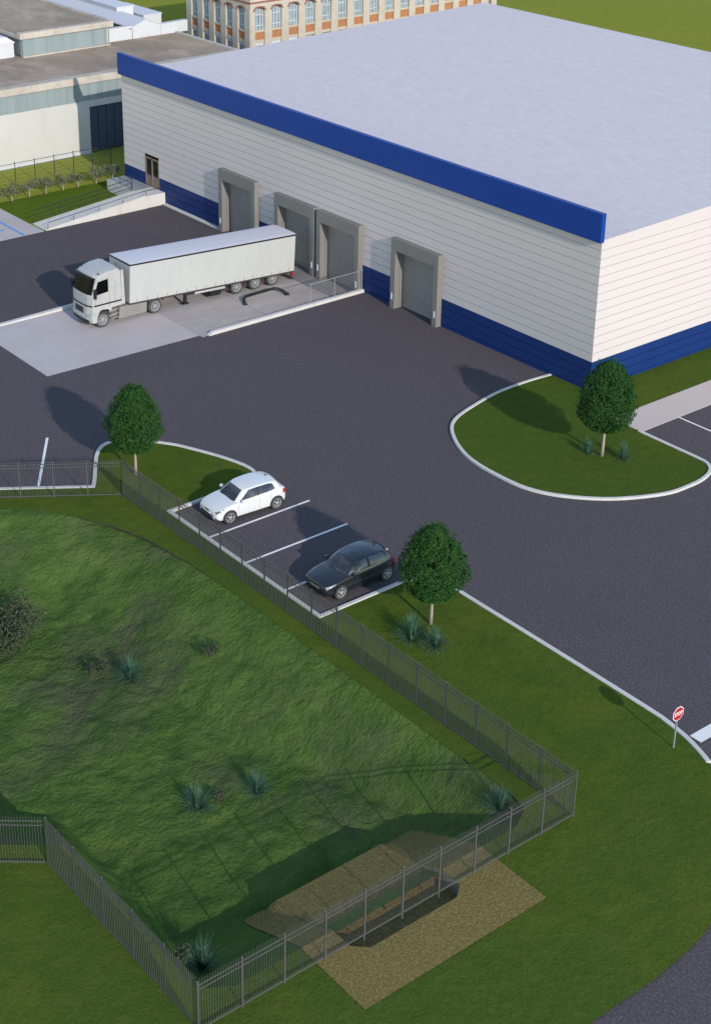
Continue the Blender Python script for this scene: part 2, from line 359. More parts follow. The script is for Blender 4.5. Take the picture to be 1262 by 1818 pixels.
# dock pad, ramp and walls
struct(up_faces(MB().sheet([(-30.5, -23.62), (-20.72, -23.62), (-20.45, -13.0), (-29.3, -13.0), (-29.3, -22)], .006).build('dock_pad', 'concrete', fix=False)))
def ramp_sheet(x0, x1, ys, m, name):
    vs = []; fs = []
    for y, z in ys: vs += [(x0, y, z), (x1, y, z)]
    for i in range(len(ys) - 1): fs.append((2 * i, 2 * i + 1, 2 * i + 3, 2 * i + 2))
    return struct(up_faces(MB().add(vs, fs).build(name, m, fix=False)))
def rz_(y): return .006 + (max(-13., min(-1.8, y)) + 13) / 11.2 * -.30
for (xa, xb) in ((-29.4, -26.34), (-26.3, -23.24), (-23.2, -20.1)):
    for (ya, yb) in ((-12.98, -7.42), (-7.38, -1.82)):
        ramp_sheet(xa, xb, [(ya, rz_(ya)), (yb, rz_(yb))], 'concrete_worn', 'dock_ramp')
ramp_sheet(-29.42, -20.1, [(-13.0, .003), (-1.8, -.302)], 'concrete_dark', 'dock_ramp')
ramp_sheet(-29.4, -20.1, [(-1.78, -.296), (.25, -.296)], 'concrete_dark', 'dock_apron')
w = tag(MB().extr([(-12.55, -.4), (-.02, -.4), (-.02, .21), (-12.2, .21), (-12.55, .02)], 'x', -20.33, -20.03).build('retaining_wall', 'kerb', bevel=.015),
        'low concrete retaining wall on the open yard side of the sloping dock, carrying the mesh guard rail', 'wall')
tag(MB().extr([(-26, -.4), (-.45, -.4), (-.45, .19), (-16.5, .19), (-26, .02)], 'x', -29.62, -29.3).build('retaining_wall', 'kerb', bevel=.015),
    'low concrete kerb wall beyond the parked truck, on the far side of the dock pad', 'wall')

t = thing('guard_rail', 'galvanised guard rail with wire mesh on top of the dock retaining wall', 'guard rail', (-20.18, -4.5, .21))
MB().tube([(0, 0, 1.33), (0, 4.42, 1.33)], .022).build('top_rail', 'galv', t)
for y in (.03, 2.05, 4.37): MB().tube([(0, y, 0), (0, y, 1.33)], .022).build('post', 'galv', t)
wm = MB()
for k in range(31): wm.bar((0, .12 + k * .138, .06), (0, .12 + k * .138, 1.3), .007)
for k in range(9): wm.bar((0, .05, .06 + k * .15), (0, 4.36, .06 + k * .15), .007)
wm.build('wire_mesh', 'wire', t)

# ------------------------------------------------------------------ basin
X0, X1, Y0, Y1, ST = -17.0, 24.3, -56.0, -28.2, .17
nx = int((X1 - X0) / ST); ny = int((Y1 - Y0) / ST)
vs = [(X0 + i * ST, Y0 + j * ST, basin_z(X0 + i * ST, Y0 + j * ST)) for j in range(ny + 1) for i in range(nx + 1)]
fs = [(j * (nx + 1) + i, j * (nx + 1) + i + 1, (j + 1) * (nx + 1) + i + 1, (j + 1) * (nx + 1) + i) for j in range(ny) for i in range(nx)
      if basin_t(X0 + (i + .5) * ST, Y0 + (j + .5) * ST) > -.25]
b = MB().add(vs, fs).build('terrain', 'basin', smooth=True, fix=False); struct(b)

# ------------------------------------------------------------------ gravel spillway
sp = thing('spillway', 'tan gravel outlet spillway with a notch, passing under the fence into the grass basin', 'spillway', (24.5, -36, 0))
ox, oy = 24.5, -36
SH = Matrix.Translation((-ox, -oy, 0))
PITP = [(24.3, -38.4), (25.06, -38.38), (25.5, -37.9), (25.5, -34.1), (25.09, -33.58), (24.3, -33.6)]
ap = MB().sheet([(24.36, -39.72), (24.36, -38.41)] + PITP[1:5] + [(24.36, -33.59), (24.36, -31.72), (27.35, -31.72), (27.4, -39.72)], .085).xf(SH)
up_faces(ap.build('gravel_apron', 'riprap', sp, fix=False))
def east_z(x):
    t = max(0., min(1., (24.15 - x) / 3.65)); return .055 - BD * (.93 * t + .07 * ss(t))
def wing_z(x, y): return east_z(x) + .045 + .022 * noise.noise(Vector((x * 2.5, y * 2.5, 1)))
def slab_z(x): return -.5 if x > 23.25 else -.5 - (23.25 - x) * .195
for (ya, yb) in ((-39.72, -38.405), (-33.595, -31.72)):
    wv = []; wf = []; NX, NY = 24, 10
    for j in range(NY + 1):
        for i in range(NX + 1):
            x = 20.3 + i * (24.355 - 20.3) / NX; y = ya + j * (yb - ya) / NY
            sk = (24.355 - x) / 4.06
            y += sk * ((1 - j / NY) * .5 if ya < -36 else (j / NY) * .6)
            fz = (j / NY if ya < -36 else 1 - j / NY)
            zz = wing_z(x, y); zz += fz ** 1.5 * max(0, slab_z(x) - .03 - zz) * ss((x - 20.3) / .8)
            wv.append((x, y, .083 if i == NX else zz))
    for j in range(NY):
        for i in range(NX):
            a = j * (NX + 1) + i; wf.append((a, a + 1, a + NX + 2, a + NX + 1))
    up_faces(MB().add(wv, wf).xf(SH).build('gravel_wing', 'riprap', sp, fix=False))
xs_ = [21.05, 21.6, 22.2, 22.8, 23.25, 24.3]
fl = MB()
for a, b2 in zip(xs_[:-1], xs_[1:]):
    fl.add([(a, -38.4, slab_z(a)), (b2, -38.4, slab_z(b2)), (b2, -33.6, slab_z(b2)), (a, -33.6, slab_z(a))], [(0, 1, 2, 3)])
fl.sheet(PITP, -.5)
up_faces(fl.xf(SH).build('channel_floor', 'riprap', sp, fix=False))
nw = MB()
for yy in (-38.4, -33.6):
    X_ = [21.05 + k * (24.3 - 21.05) / 16 for k in range(17)]
    vs = [(x, yy, min(slab_z(x) - .02, wing_z(x, yy))) for x in X_] + [(x, yy, .083 if k == 16 else wing_z(x, yy)) for k, x in enumerate(X_)]
    nw.add(vs, [(k, k + 1, 18 + k, 17 + k) for k in range(16)])
for p, q in zip(PITP[:-1], PITP[1:]):
    nw.add([(p[0], p[1], .084), (q[0], q[1], .084), (q[0], q[1], -.51), (p[0], p[1], -.51)], [(0, 1, 2, 3)])
# end and side faces of the raised channel floor where it stands above the bank
nw.add([(21.05, -38.4, slab_z(21.05)), (21.05, -33.6, slab_z(21.05)), (20.95, -33.6, -2.0), (20.95, -38.4, -2.0)], [(0, 1, 2, 3)])
for yy in (-38.404, -33.596): nw.add([(23.2, yy, slab_z(23.2)), (21.05, yy, slab_z(21.05)), (21.05, yy, -2.0), (23.2, yy, -.8)], [(0, 1, 2, 3)])
nw.xf(SH).build('notch_wall', 'riprap_side', sp)

# ------------------------------------------------------------------ palisade fences
def fence(label, a, bpt, npan, name='palisade_fence', H=2.1, closed=True):
    a = Vector((*a, 0)); bb = Vector((*bpt, 0)); d = bb - a; L = d.length; rz = math.atan2(d.y, d.x)
    t = thing(name, label, 'fence', (a.x, a.y, .05), rz)
    pl = L / npan
    post = MB().box(-.026, -.026, -.12, .026, .026, H - .07)
    post.add([(-.031, -.031, H - .07), (.031, -.031, H - .07), (.031, .031, H - .07), (-.031, .031, H - .07), (0, 0, H - .02)], [(0, 1, 4), (1, 2, 4), (2, 3, 4), (3, 0, 4), (3, 2, 1, 0)])
    p0 = post.build('post', 'steel', t)
    pan = MB(); np_ = 16
    for z, h in ((.12, .05), (H - .40, .032), (H - .22, .032)): pan.box(.034, -.015, z - h / 2, pl - .034, .015, z + h / 2)
    for k in range(np_):
        x = (k + 1) * pl / (np_ + 1); wd = .0064
        pan.box(x - wd, -.030, .06, x + wd, -.0155, H - .05)
        pan.add([(x - wd, -.030, H - .05), (x + wd, -.030, H - .05), (x + wd, -.0155, H - .05), (x - wd, -.0155, H - .05), (x, -.023, H + .02)], [(0, 1, 4), (1, 2, 4), (2, 3, 4), (3, 0, 4)])
    q0 = pan.build('picket_panel', 'steel', t)
    for i in range(1, npan + 1):
        if i < npan:
            q = q0.copy(); COL.objects.link(q); q.parent = t; q.location = (i * pl, 0, 0)
        if i < npan or closed:
            p = p0.copy(); COL.objects.link(p); p.parent = t; p.location = (i * pl, 0, 0)
    return t
DU = Vector((-.5615, -.8275)); DV = Vector((-.622, -.783))
fence('longest grey picket fence run, between the parking spaces and the grass basin', (-5.45, -27.95), (24.93, -27.95), 18, closed=False)
fence('grey picket fence run crossing in front of the tan gravel spillway', (25.0, -27.95), (25.0, -44.3), 10)
fence('grey picket fence run from the bottom corner of the basin to the left bend', (15.75, -44.25), (24.93, -44.25), 5, closed=False)
fence('grey picket fence run leaving the picture at lower left, beyond the bend', (15.7 + DV.x * 13.4, -44.3 + DV.y * 13.4), (15.7, -44.3), 8, closed=False)
fence('grey picket fence run before the marked bay at the left edge', (-5.5 + DU.x * 18.4, -28.0 + DU.y * 18.4), (-5.5, -28.0), 11, closed=False)

# ------------------------------------------------------------------ warehouse
WX, WY = -49.8, 38.9
HB, HW = 1.88, 9.14
RS = .0243
wh = thing('warehouse', 'large white warehouse with blue base band, blue parapet and grey flat roof', 'warehouse', (0, 0, 0))
HOLES_F = [(c - 1.78, c + 1.78, 4.05 + dz) for c, dz in ((-14.8, 0), (-22.5, -.15), (-27.25, -.15), (-34., 0))] + [(-46.72, -44.8, 3.2)]
HOLE_LOW = {-46.72: .93}
def siding(z0, z1, n, skip=None):
    """boards with shadow joints on the given wall planes; openings are left in the front wall"""
    h = (z1 - z0) / n; gdep = .055; gw = .036; m = MB()
    for k in range(n):
        a = z0 + k * h; b2 = a + h - gw
        top = z1 if k == n - 1 else b2
        segs = [(WX, 0.)]
        for (hx0, hx1, hz) in HOLES_F:
            if a < hz - .02 and b2 > HOLE_LOW.get(hx0, -9):
                ns = []
                for s0, s1 in segs:
                    if hx0 > s0 and hx1 < s1: ns += [(s0, hx0), (hx1, s1)]
                    else: ns.append((s0, s1))
                segs = ns
        for s0, s1 in segs:
            if skip and s0 > skip[0] and s1 < skip[1]: continue
            m.add([(s0, 0, a), (s1, 0, a), (s1, 0, top), (s0, 0, top)], [(0, 1, 2, 3)])
            if k < n - 1:
                m.add([(s0, 0, top), (s1, 0, top), (s1, gdep, top + .004), (s0, gdep, top + .004), (s1, gdep, top + gw), (s0, gdep, top + gw), (s1, 0, top + gw), (s0, 0, top + gw)],
                      [(0, 1, 2, 3), (5, 4, 6, 7), (3, 2, 4, 5)])
        # right face
        m.add([(0, 0, a), (0, WY, a), (0, WY, top), (0, 0, top)], [(0, 1, 2, 3)])
        if k < n - 1:
            m.add([(0, 0, top), (0, WY, top), (-gdep, WY, top + .004), (-gdep, 0, top + .004), (-gdep, WY, top + gw), (-gdep, 0, top + gw), (0, WY, top + gw), (0, 0, top + gw)],
                  [(0, 1, 2, 3), (5, 4, 6, 7), (3, 2, 4, 5)])
        # left and back (plain)
        m.add([(WX, WY, a), (WX, 0, a), (WX, 0, top + gw * (k < n - 1)), (WX, WY, top + gw * (k < n - 1))], [(0, 1, 2, 3)])
        m.add([(0, WY, a), (WX, WY, a), (WX, WY, top + gw * (k < n - 1)), (0, WY, top + gw * (k < n - 1))], [(0, 1, 2, 3)])
    return m
up_w = siding(HB, HW, 14)
# gable-like strip under the sloping roof
for x in (0., WX): up_w.add([(x, 0, HW), (x, WY, HW), (x, WY, HW + RS * WY)], [(0, 1, 2)])
up_w.add([(0, WY, HW), (WX, WY, HW), (WX, WY, HW + RS * WY), (0, WY, HW + RS * WY)], [(0, 1, 2, 3)])
up_w.build('upper_wall', 'white_wall', wh)
siding(-.32, HB, 4, (-25.6, -24.1)).build('base_band', 'blue_wall', wh)
pc = MB().box(-25.47, .0, -.32, -24.28, .05, HB - .002)
pc.build('base_band', 'blue_wall', wh)
MB().add([(WX + .02, .02, HW - .0), (.012, .02, HW), (.012, WY + .02, HW + RS * WY), (WX + .02, WY + .02, HW + RS * WY),
          (WX + .02, .02, HW + .06), (.012, .02, HW + .06), (.012, WY + .02, HW + RS * WY + .06), (WX + .02, WY + .02, HW + RS * WY + .06)],
         [(0, 1, 2, 3), (4, 5, 6, 7), (0, 1, 5, 4), (1, 2, 6, 5), (2, 3, 7, 6), (3, 0, 4, 7)]).build('roof', 'roof', wh)
edge = MB()
edge.extr([(.02, HW - .1), (WY + .05, HW + RS * WY - .1), (WY + .05, HW + RS * WY + .075), (.02, HW + .075)], 'x', .013, .045)
edge.build('roof_edge', 'white_wall', wh)
MB().box(-49.85, -.3, HW - .02, .14, .015, 10.8).build('parapet', 'cap_blue', wh, bevel=.02)
# dock doors: shelter frame > shutter, guide lights
for c, dz in ((-14.8, 0), (-22.5, -.15), (-27.25, -.15), (-34.0, 0)):
    x0, x1 = c - 2.22, c + 2.22; zt = 4.78 + dz; zo = 3.98 + dz; zb = -.31 if dz else .0; D = -.42
    fr = MB()
    fr.box(x0, D, zb, x0 + .42, -.002, zt).box(x1 - .42, D, zb, x1, -.002, zt).box(x0 + .42, D, zo, x1 - .42, -.002, zt)
    # reveal into the wall
    fr.box(c - 1.8, -.003, zb, c - 1.76, .32, zo).box(c + 1.76, -.003, zb, c + 1.8, .32, zo).box(c - 1.76, -.003, zo - .0, c + 1.76, .32, zo + .05)
    f = fr.build('dock_shelter', 'shelter', wh)
    sh = MB(); n = 21; z0 = zb; hh = (zo - z0) / n
    for k in range(n):
        a = z0 + k * hh
        sh.add([(c - 1.76, .30, a), (c + 1.76, .30, a), (c + 1.76, .275, a + hh * .25), (c - 1.76, .275, a + hh * .25), (c + 1.76, .275, a + hh * .8), (c - 1.76, .275, a + hh * .8), (c + 1.76, .30, a + hh), (c - 1.76, .30, a + hh)],
               [(0, 1, 2, 3), (3, 2, 4, 5), (5, 4, 6, 7)])
    sh.box(c - 1.76, .31, zb, c + 1.76, .34, zo)
    sh.build('shutter', 'shutter', f)
    for x in (x0 + .18, x1 - .18): MB().box(x - .05, D - .03, zb + .62, x + .05, D - .002, zb + 1.05).build('guide_plate', 'white_plastic', f)
# personnel door
dr = MB()
dx0, dx1, db, dt = -46.72, -44.8, .93, 3.2
dr.box(dx0, .0, db, dx1, .10, db + .08)
for x in (dx0, (dx0 + dx1) / 2 - .06, dx1 - .1): dr.box(x, -.02, db + .08, x + .1, .1, dt)
dr.box(dx0 + .1, -.02, dt - .1, dx1 - .1, .1, dt)
for a, b2 in ((dx0 + .1, (dx0 + dx1) / 2 - .06), ((dx0 + dx1) / 2 + .04, dx1 - .1)): dr.box(a, .01, db + .08, b2, .07, db + .85)
d = dr.build('entrance_door', 'brown_metal', wh)
for a, b2 in ((dx0 + .1, (dx0 + dx1) / 2 - .06), ((dx0 + dx1) / 2 + .04, dx1 - .1)): MB().box(a + .02, .03, db + .85, b2 - .02, .05, dt - .1).build('pane', 'dark_glass', d)
MB().bar(((dx0 + dx1) / 2 + .12, -.05, db + .7), ((dx0 + dx1) / 2 + .12, -.05, db + 1.1), .04).build('handle', 'galv', d)

# access ramp and landing in front of the door
ar = thing('access_ramp', 'concrete landing and sloping access ramp at the brown warehouse door', 'ramp', (-44, 0, 0))
MB().box(-5.75, -1.75, -.05, 0.0, -.008, .9).build('landing', 'kerb', ar, bevel=.015)
MB().box(-5.7, -1.70, .9, -1.75, -.06, .915).build('steel_grating', 'galv', ar)
MB().extr([(-1.76, .0 - .05), (-1.76, .9), (-10.6, .03), (-10.6, -.05)], 'x', -1.9, -.0).build('slope', 'kerb', ar, bevel=.01)
MB().extr([(-1.76, .0 - .05), (-1.76, 1.02), (-10.3, .14), (-10.6, .06), (-10.6, -.05)], 'x', 0.003, .14).build('side_kerb', 'kerb', ar, bevel=.01)
def rail_run(label, pts, posts, zr, name='handrail', base=(0, 0, 0)):
    t = thing(name, label, 'handrail', base)
    for dz in zr: MB().tube([(p[0] - base[0], p[1] - base[1], p[2] + dz - base[2]) for p in pts], .022, 6).build('rail', 'dark_steel', t)
    for p in posts: MB().tube([(p[0] - base[0], p[1] - base[1], p[2] - base[2]), (p[0] - base[0], p[1] - base[1], p[2] + max(zr) - base[2])], .026, 6).build('post', 'dark_steel', t)
    return t
def az(y): return .9 if y > -1.76 else .9 + (y + 1.76) * .0984
ys = [-10.4, -8.2, -6.0, -3.9, -1.8]
rail_run('single dark handrail on the kerb of the access ramp, on the asphalt side', [(-43.92, y, az(y) + .1) for y in (-10.4, -1.76)] + [(-43.92, -.2, 1.0)], [(-43.92, y, az(y)) for y in ys], (.42,), base=(-43.92, -10.4, 0))
rail_run('double dark handrail on the grass side of the access ramp', [(-46.0, y, az(y)) for y in (-10.4, -1.76)], [(-46.0, y, az(y) - .2) for y in ys], (.95, .6, .25), base=(-46.0, -10.4, 0))
rail_run('dark guard railing around the landing against the blue warehouse wall', [(-49.7, -.15, .9), (-49.7, -1.7, .9), (-46.0, -1.7, .9)], [(-49.7, -.2, .9), (-49.7, -1.7, .9), (-47.8, -1.7, .9), (-46.05, -1.7, .9)], (.95, .55), base=(-49.7, -1.7, 0))

# ------------------------------------------------------------------ factory on the left
fx = -59.8
fa = thing('factory', 'pale flat roofed factory with a glazed strip, stained roof and dark blue gate', 'factory', (fx, 0, 0))
def F(m): return m.xf(Matrix.Translation((-fx, 0, 0)))
F(MB().box(-110, -40, -.1, fx, 2.85, 4.5).box(-110, 2.85, 3.95, fx, 7.0, 4.5).box(-110, 7.0, -.1, fx, 18.75, 4.5).box(-110, 2.85, -.1, fx - .5, 7.0, 3.95)).build('wall', 'pale_wall', fa)
gz = MB(); y = -40.; k = 0
while y < 18.4:
    gz.box(fx - .3, y, 4.5, fx - .06 + .025 * (k % 2), y + .95, 6.02); y += .95; k += 1
F(gz).build('glazed_strip', 'profilit', fa)
F(MB().box(-109.8, -39.9, 4.5, fx - .35, 18.7, 6.0)).build('core_wall', 'pale_wall', fa)
F(MB().box(-110.3, -40.2, 6.02, fx + .12, 18.9, 6.42).extr([(-40.2, 6.42), (18.9, 6.42), (18.9, 6.62), (-40.2, 6.62)], 'x', fx - .75, fx + .12)).build('cornice', 'trim', fa)
F(MB().box(-110.2, -40.1, 6.42, fx - .76, 18.8, 6.50)).build('roof', 'stained_roof', fa)
F(MB().box(-110.2, 18.62, 6.505, fx - .76, 18.9, 6.64)).build('roof_kerb', 'pale_wall', fa)
gt = MB()
for k in range(5):
    a = 2.9 + k * .82; gt.box(fx - .3, a, .05, fx - .12, a + .74, 3.93); gt.box(fx - .35, a + .74, .05, fx - .2, a + .82, 3.93)
F(gt).build('gate', 'blue_door', fa)
F(MB().box(fx + .003, -40, -.1, fx + .14, 2.8, .2).box(fx + .003, 7.1, -.1, fx + .14, 18.7, .2)).build('plinth', 'shed_white', fa)
# raised roof monitor
mo_x = -69.6
mo = F(MB().box(-100, 2.25, 6.5, mo_x - .2, 11.0, 8.15)).build('roof_monitor', 'pale_wall', fa)
mg = MB().box(mo_x - .2, 2.1, 6.62, mo_x, 10.75, 8.15).box(-100, 2.05, 6.62, mo_x - .2, 2.25, 8.15)
F(mg).build('glazing', 'profilit', mo)
F(MB().box(mo_x - .22, 2.0, 6.5, mo_x + .25, 10.95, 6.62)).build('sill', 'trim', mo)
F(MB().box(-100.3, 1.75, 8.15, mo_x + .28, 11.3, 8.5).box(mo_x - .35, 1.75, 8.5, mo_x + .28, 11.3, 8.68).box(-100, 10.9, 8.5, mo_x - .35, 11.3, 8.72)).build('cornice', 'trim', mo)
F(MB().box(-100, 1.9, 8.5, mo_x - .35, 10.9, 8.56)).build('monitor_roof', 'stained_roof', mo)

def shed(label, x0, x1, y0, y1, ze, zr, zb=6.51, ry=None):
    t = thing('white_shed', label, 'shed', (x1, y0, zb)); ry = (y0 + y1) / 2 if ry is None else ry
    P = lambda x, y, z: (x - x1, y - y0, z - zb)
    m = MB(); pr = [(y0, zb), (y1, zb), (y1, ze), (ry, zr), (y0, ze)]
    m.extr([(a - y0, c - zb) for a, c in pr], 'x', x0 - x1, 0); m.build('wall', 'shed_white', t)
    r = MB(); e = .18
    for (ya, za, yb, zb2) in ((y0 - e, ze - .08, ry, zr), (y1 + e, ze - .08, ry, zr)):
        r.add([P(x0, ya, za + .03), P(x1 + .1, ya, za + .03), P(x1 + .1, yb, zb2 + .03), P(x0, yb, zb2 + .03), P(x0, ya, za + .1), P(x1 + .1, ya, za + .1), P(x1 + .1, yb, zb2 + .1), P(x0, yb, zb2 + .1)],
              [(0, 1, 2, 3), (4, 5, 6, 7), (0, 1, 5, 4), (1, 2, 6, 5), (2, 3, 7, 6), (3, 0, 4, 7)])
    r.build('roof', 'tarp_roof', t)
    return t
G = 'white sheds behind the factory roof'
s1 = shed('white gabled shed on the factory roof, its ridge running back beside the stained monitor roof', -92, -70.3, 13.95, 17.0, 7.55, 8.1, ry=15.45)
MB().box(-21.5, -.35, .92, .0, -.19, 1.0).build('gutter', 'dark_steel', s1)
w2 = tag(MB().box(-70.9, 11.4, 6.5, -70.32, 13.9, 7.72).build('low_wall', 'shed_white', bevel=.02), 'short white wall joining the factory monitor to the gabled white shed', 'wall')
w3 = tag(MB().extr([(17.05, 6.5), (20.1, 6.5), (20.1, 7.55), (17.05, 7.5)], 'x', -70.9, -70.32).build('low_wall', 'shed_white', bevel=.02), 'white wall between the gabled shed and the brick building', 'wall')
def flat_shed(label, x0, x1, y0, y1, z1):
    t = thing('white_shed', label, 'shed', (x1, y0, 6.4))
    MB().box(x0 - x1, 0, -.0 if y1 < 18 else -6.4, 0, y1 - y0, z1 - 6.4).build('wall', 'shed_white', t, bevel=.02)
    MB().box(x0 - x1 - .05, -.05, z1 - 6.399, .06, y1 - y0 + .05, z1 - 6.32).build('roof', 'tarp_roof', t)
    return t
flat_shed('taller white flat topped shed standing behind the gabled shed', -92, -75, 15.2, 17.05, 8.47)
flat_shed('lower white flat topped shed behind the gabled shed, nearest the grass field', -80, -73.6, 17.3, 19.3, 7.72)
tb = thing('roof_cabin', 'small white cabin on the factory roof at the left edge of the picture', 'cabin', (-70.2, -1.2, 6.5))
MB().box(-4, 0, 0, 0, 2.75, 1.28).build('wall', 'shed_white', tb, bevel=.02)
MB().add([(-4.1, -.1, 1.32), (.1, -.1, 1.9), (.1, 2.0, 1.9), (.1, 2.85, 1.32), (-4.1, 2.85, 1.32), (-4.1, -.1, 1.284), (.1, -.1, 1.284), (.1, 2.85, 1.284), (-4.1, 2.85, 1.284), (-4.1, 2.0, 1.9), (-4.1, -.1, 1.9)],
         [(10, 1, 2, 9), (9, 2, 3, 4), (6, 7, 3, 2, 1), (5, 10, 9, 4, 8), (5, 6, 1, 10), (7, 8, 4, 3), (5, 8, 7, 6)]).build('roof', 'tarp_roof', tb)

# ------------------------------------------------------------------ brick building
bx, by = -63.7, 22.6
br = thing('brick_building', 'old stone and brick mill building with tall arched windows', 'building', (bx, by, 0))
BH = 15.0; LX = -74.2 - bx; LY = 54.2 - by
MB().box(LX + .4, .35, 0, -.35, LY, BH - .05).build('core', 'brick_stone', br)
def arch(m, c, w, z0, zs, plane, depth, seg=8, rise=None):
    """arched outline solid centred at c; plane 'x' (facing +x) or 'y' (facing -y)"""
    rise = rise or w * .36
    pts = [(c - w / 2, z0), (c + w / 2, z0)] + [(c + w / 2 * math.cos(math.pi * k / seg), zs + rise * math.sin(math.pi * k / seg)) for k in range(seg + 1)]
    if plane == 'x': m.extr(pts, 'x', depth[0], depth[1])
    else: m.extr(pts, 'y', depth[0], depth[1])
    return m
bays = [('x', 1.05 + k * 1.985) for k in range(15)] + [('y', -1.35 - k * 1.92) for k in range(5)]
pier = {'x': MB(), 'y': MB()}
spand = MB()
for k in range(17):
    yb = (1.05 + (k - .5) * 1.985) if k < 16 else LY - .3
    if k == 0: yb = .12
    pier['x'].box(-.34, max(0.002, yb - .42), 0, .1 if k else .06, min(LY, yb + .42), 9.35)
for k in range(6):
    xb = -1.35 - (k - .5) * 1.92
    pier['y'].box(max(LX, xb - .42), -.06, 0, min(-.002, xb + .42), .34, 9.35)
for pl_ in 'xy': pier[pl_].build('pier', 'brick_stone', br)
MB().box(-.34, .0, 9.36, .03, LY, BH).box(LX, -.03, 9.36, -.345, .34, BH).build('upper_wall', 'brick_stone', br)
mm = MB(); mm.box(-.3, -.06, 9.72, .12, LY, 9.86).box(LX, -.1, 9.72, -.301, .2, 9.86)
mm.box(-.3, -.12, BH - .5, .25, LY, BH + .1).box(LX, -.14, BH - .5, -.301, .2, BH + .1)
mm.build('string_course', 'brick_moulding', br)
MB().box(LX, -.1, BH + .1, .1, LY, BH + .25).build('roof', 'stained_roof', br)
for pl_, c in bays:
    A = (lambda a, b2, z0, z1, d0, d1, m: m.box(d0, a, z0, d1, b2, z1)) if pl_ == 'x' else (lambda a, b2, z0, z1, d0, d1, m: m.box(a, -d1, z0, b2, -d0, z1))
    hw = .60
    A(c - hw, c + hw, 6.3, 7.02, -.34, -.05, MB()).build('brick_panel', 'brick_red', br)
    A(c - hw, c + hw, 7.02, 7.22, -.34, .02, MB()).build('sill', 'brick_stone', br)
    A(c - hw, c + hw, 6.02, 6.3, -.34, .0, MB()).build('lintel', 'brick_stone', br)
    fr = MB(); A(c - hw, c - hw + .1, 7.22, 8.95, -.34, -.14, fr); A(c + hw - .1, c + hw, 7.22, 8.95, -.34, -.14, fr)
    for q in (-.2, .2): A(c + q - .03, c + q + .03, 7.22, 9.1, -.30, -.16, fr)
    for z in (7.55, 8.55): A(c - hw + .1, c + hw - .1, z, z + .06, -.30, -.165, fr)
    f = fr.build('window', 'win_frame', br)
    p = MB(); A(c - hw + .1, c + hw - .1, 7.22, 9.1, -.32, -.26, p); p.build('pane', 'win_pane', f)
    # arched head and hood mould
    hd = MB(); seg = 8
    for k in range(seg):
        a0 = math.pi * k / seg; a1 = math.pi * (k + 1) / seg
        for (r0, r1, dz) in ((1.0, 1.24, 0),):
            q = [(c + .62 * r * math.cos(a), 8.98 + .36 * r * math.sin(a)) for a, r in ((a0, r0), (a1, r0), (a1, r1), (a0, r1))]
            if pl_ == 'x': hd.extr(q, 'x', -.1, .13)
            else: hd.extr(q, 'y', -.09, .1)
    hd.build('hood_mould', 'brick_moulding', br)
    # lower window
    if pl_ == 'y' or c < 6:
        fr = MB(); A(c - hw, c - hw + .08, 3.9, 5.75, -.34, -.16, fr); A(c + hw - .08, c + hw, 3.9, 5.75, -.34, -.16, fr)
        A(c - hw + .08, c + hw - .08, 5.0, 5.06, -.3, -.18, fr); A(c - .03, c + .03, 3.9, 5.0, -.3, -.185, fr); A(c - hw, c + hw, 5.75, 6.02, -.34, -.1, fr)
        f = fr.build('window', 'win_frame', br)
        p = MB(); A(c - hw + .08, c + hw - .08, 3.9, 5.75, -.32, -.26, p); p.build('pane', 'win_pane', f)

# ------------------------------------------------------------------ wire fence and saplings at the factory lawn
wf = thing('wire_fence', 'thin post and wire fence on the bright grass before the factory wall', 'fence', (-55.5, -12.5, 0))
for k in range(9):
    MB().tube([(0, .35 + k * 1.79, 0), (0, .35 + k * 1.79, 1.85)], .035, 6).build('post', 'dark_steel', wf)
MB().tube([(0, .3, 1.72), (0, 15.0, 1.72)], .025, 6).build('rail', 'dark_steel', wf)
wm = MB()
for k in range(5): wm.bar((0, .3, .25 + k * .32), (0, 15.0, .25 + k * .32), .008)
wm.build('wire', 'wire', wf)

# ------------------------------------------------------------------ plants
def leaf_cloud(m, fn, n, size, rng, tilt=1.0):
    for i in range(n):
        p, nrm = fn(rng)
        a = Vector((rng.gauss(0, 1), rng.gauss(0, 1), rng.gauss(0, 1))).normalized() * tilt + nrm * .8
        a.normalize(); u = a.orthogonal().normalized(); q = Matrix.Rotation(rng.uniform(0, 6.28), 3, a); u = q @ u; v = a.cross(u)
        s = size * rng.uniform(.6, 1.3); s2 = s * .5
        m.add([p - u * s, p + v * s2, p + u * s, p - v * s2], [(0, 1, 2, 3)])
    return m

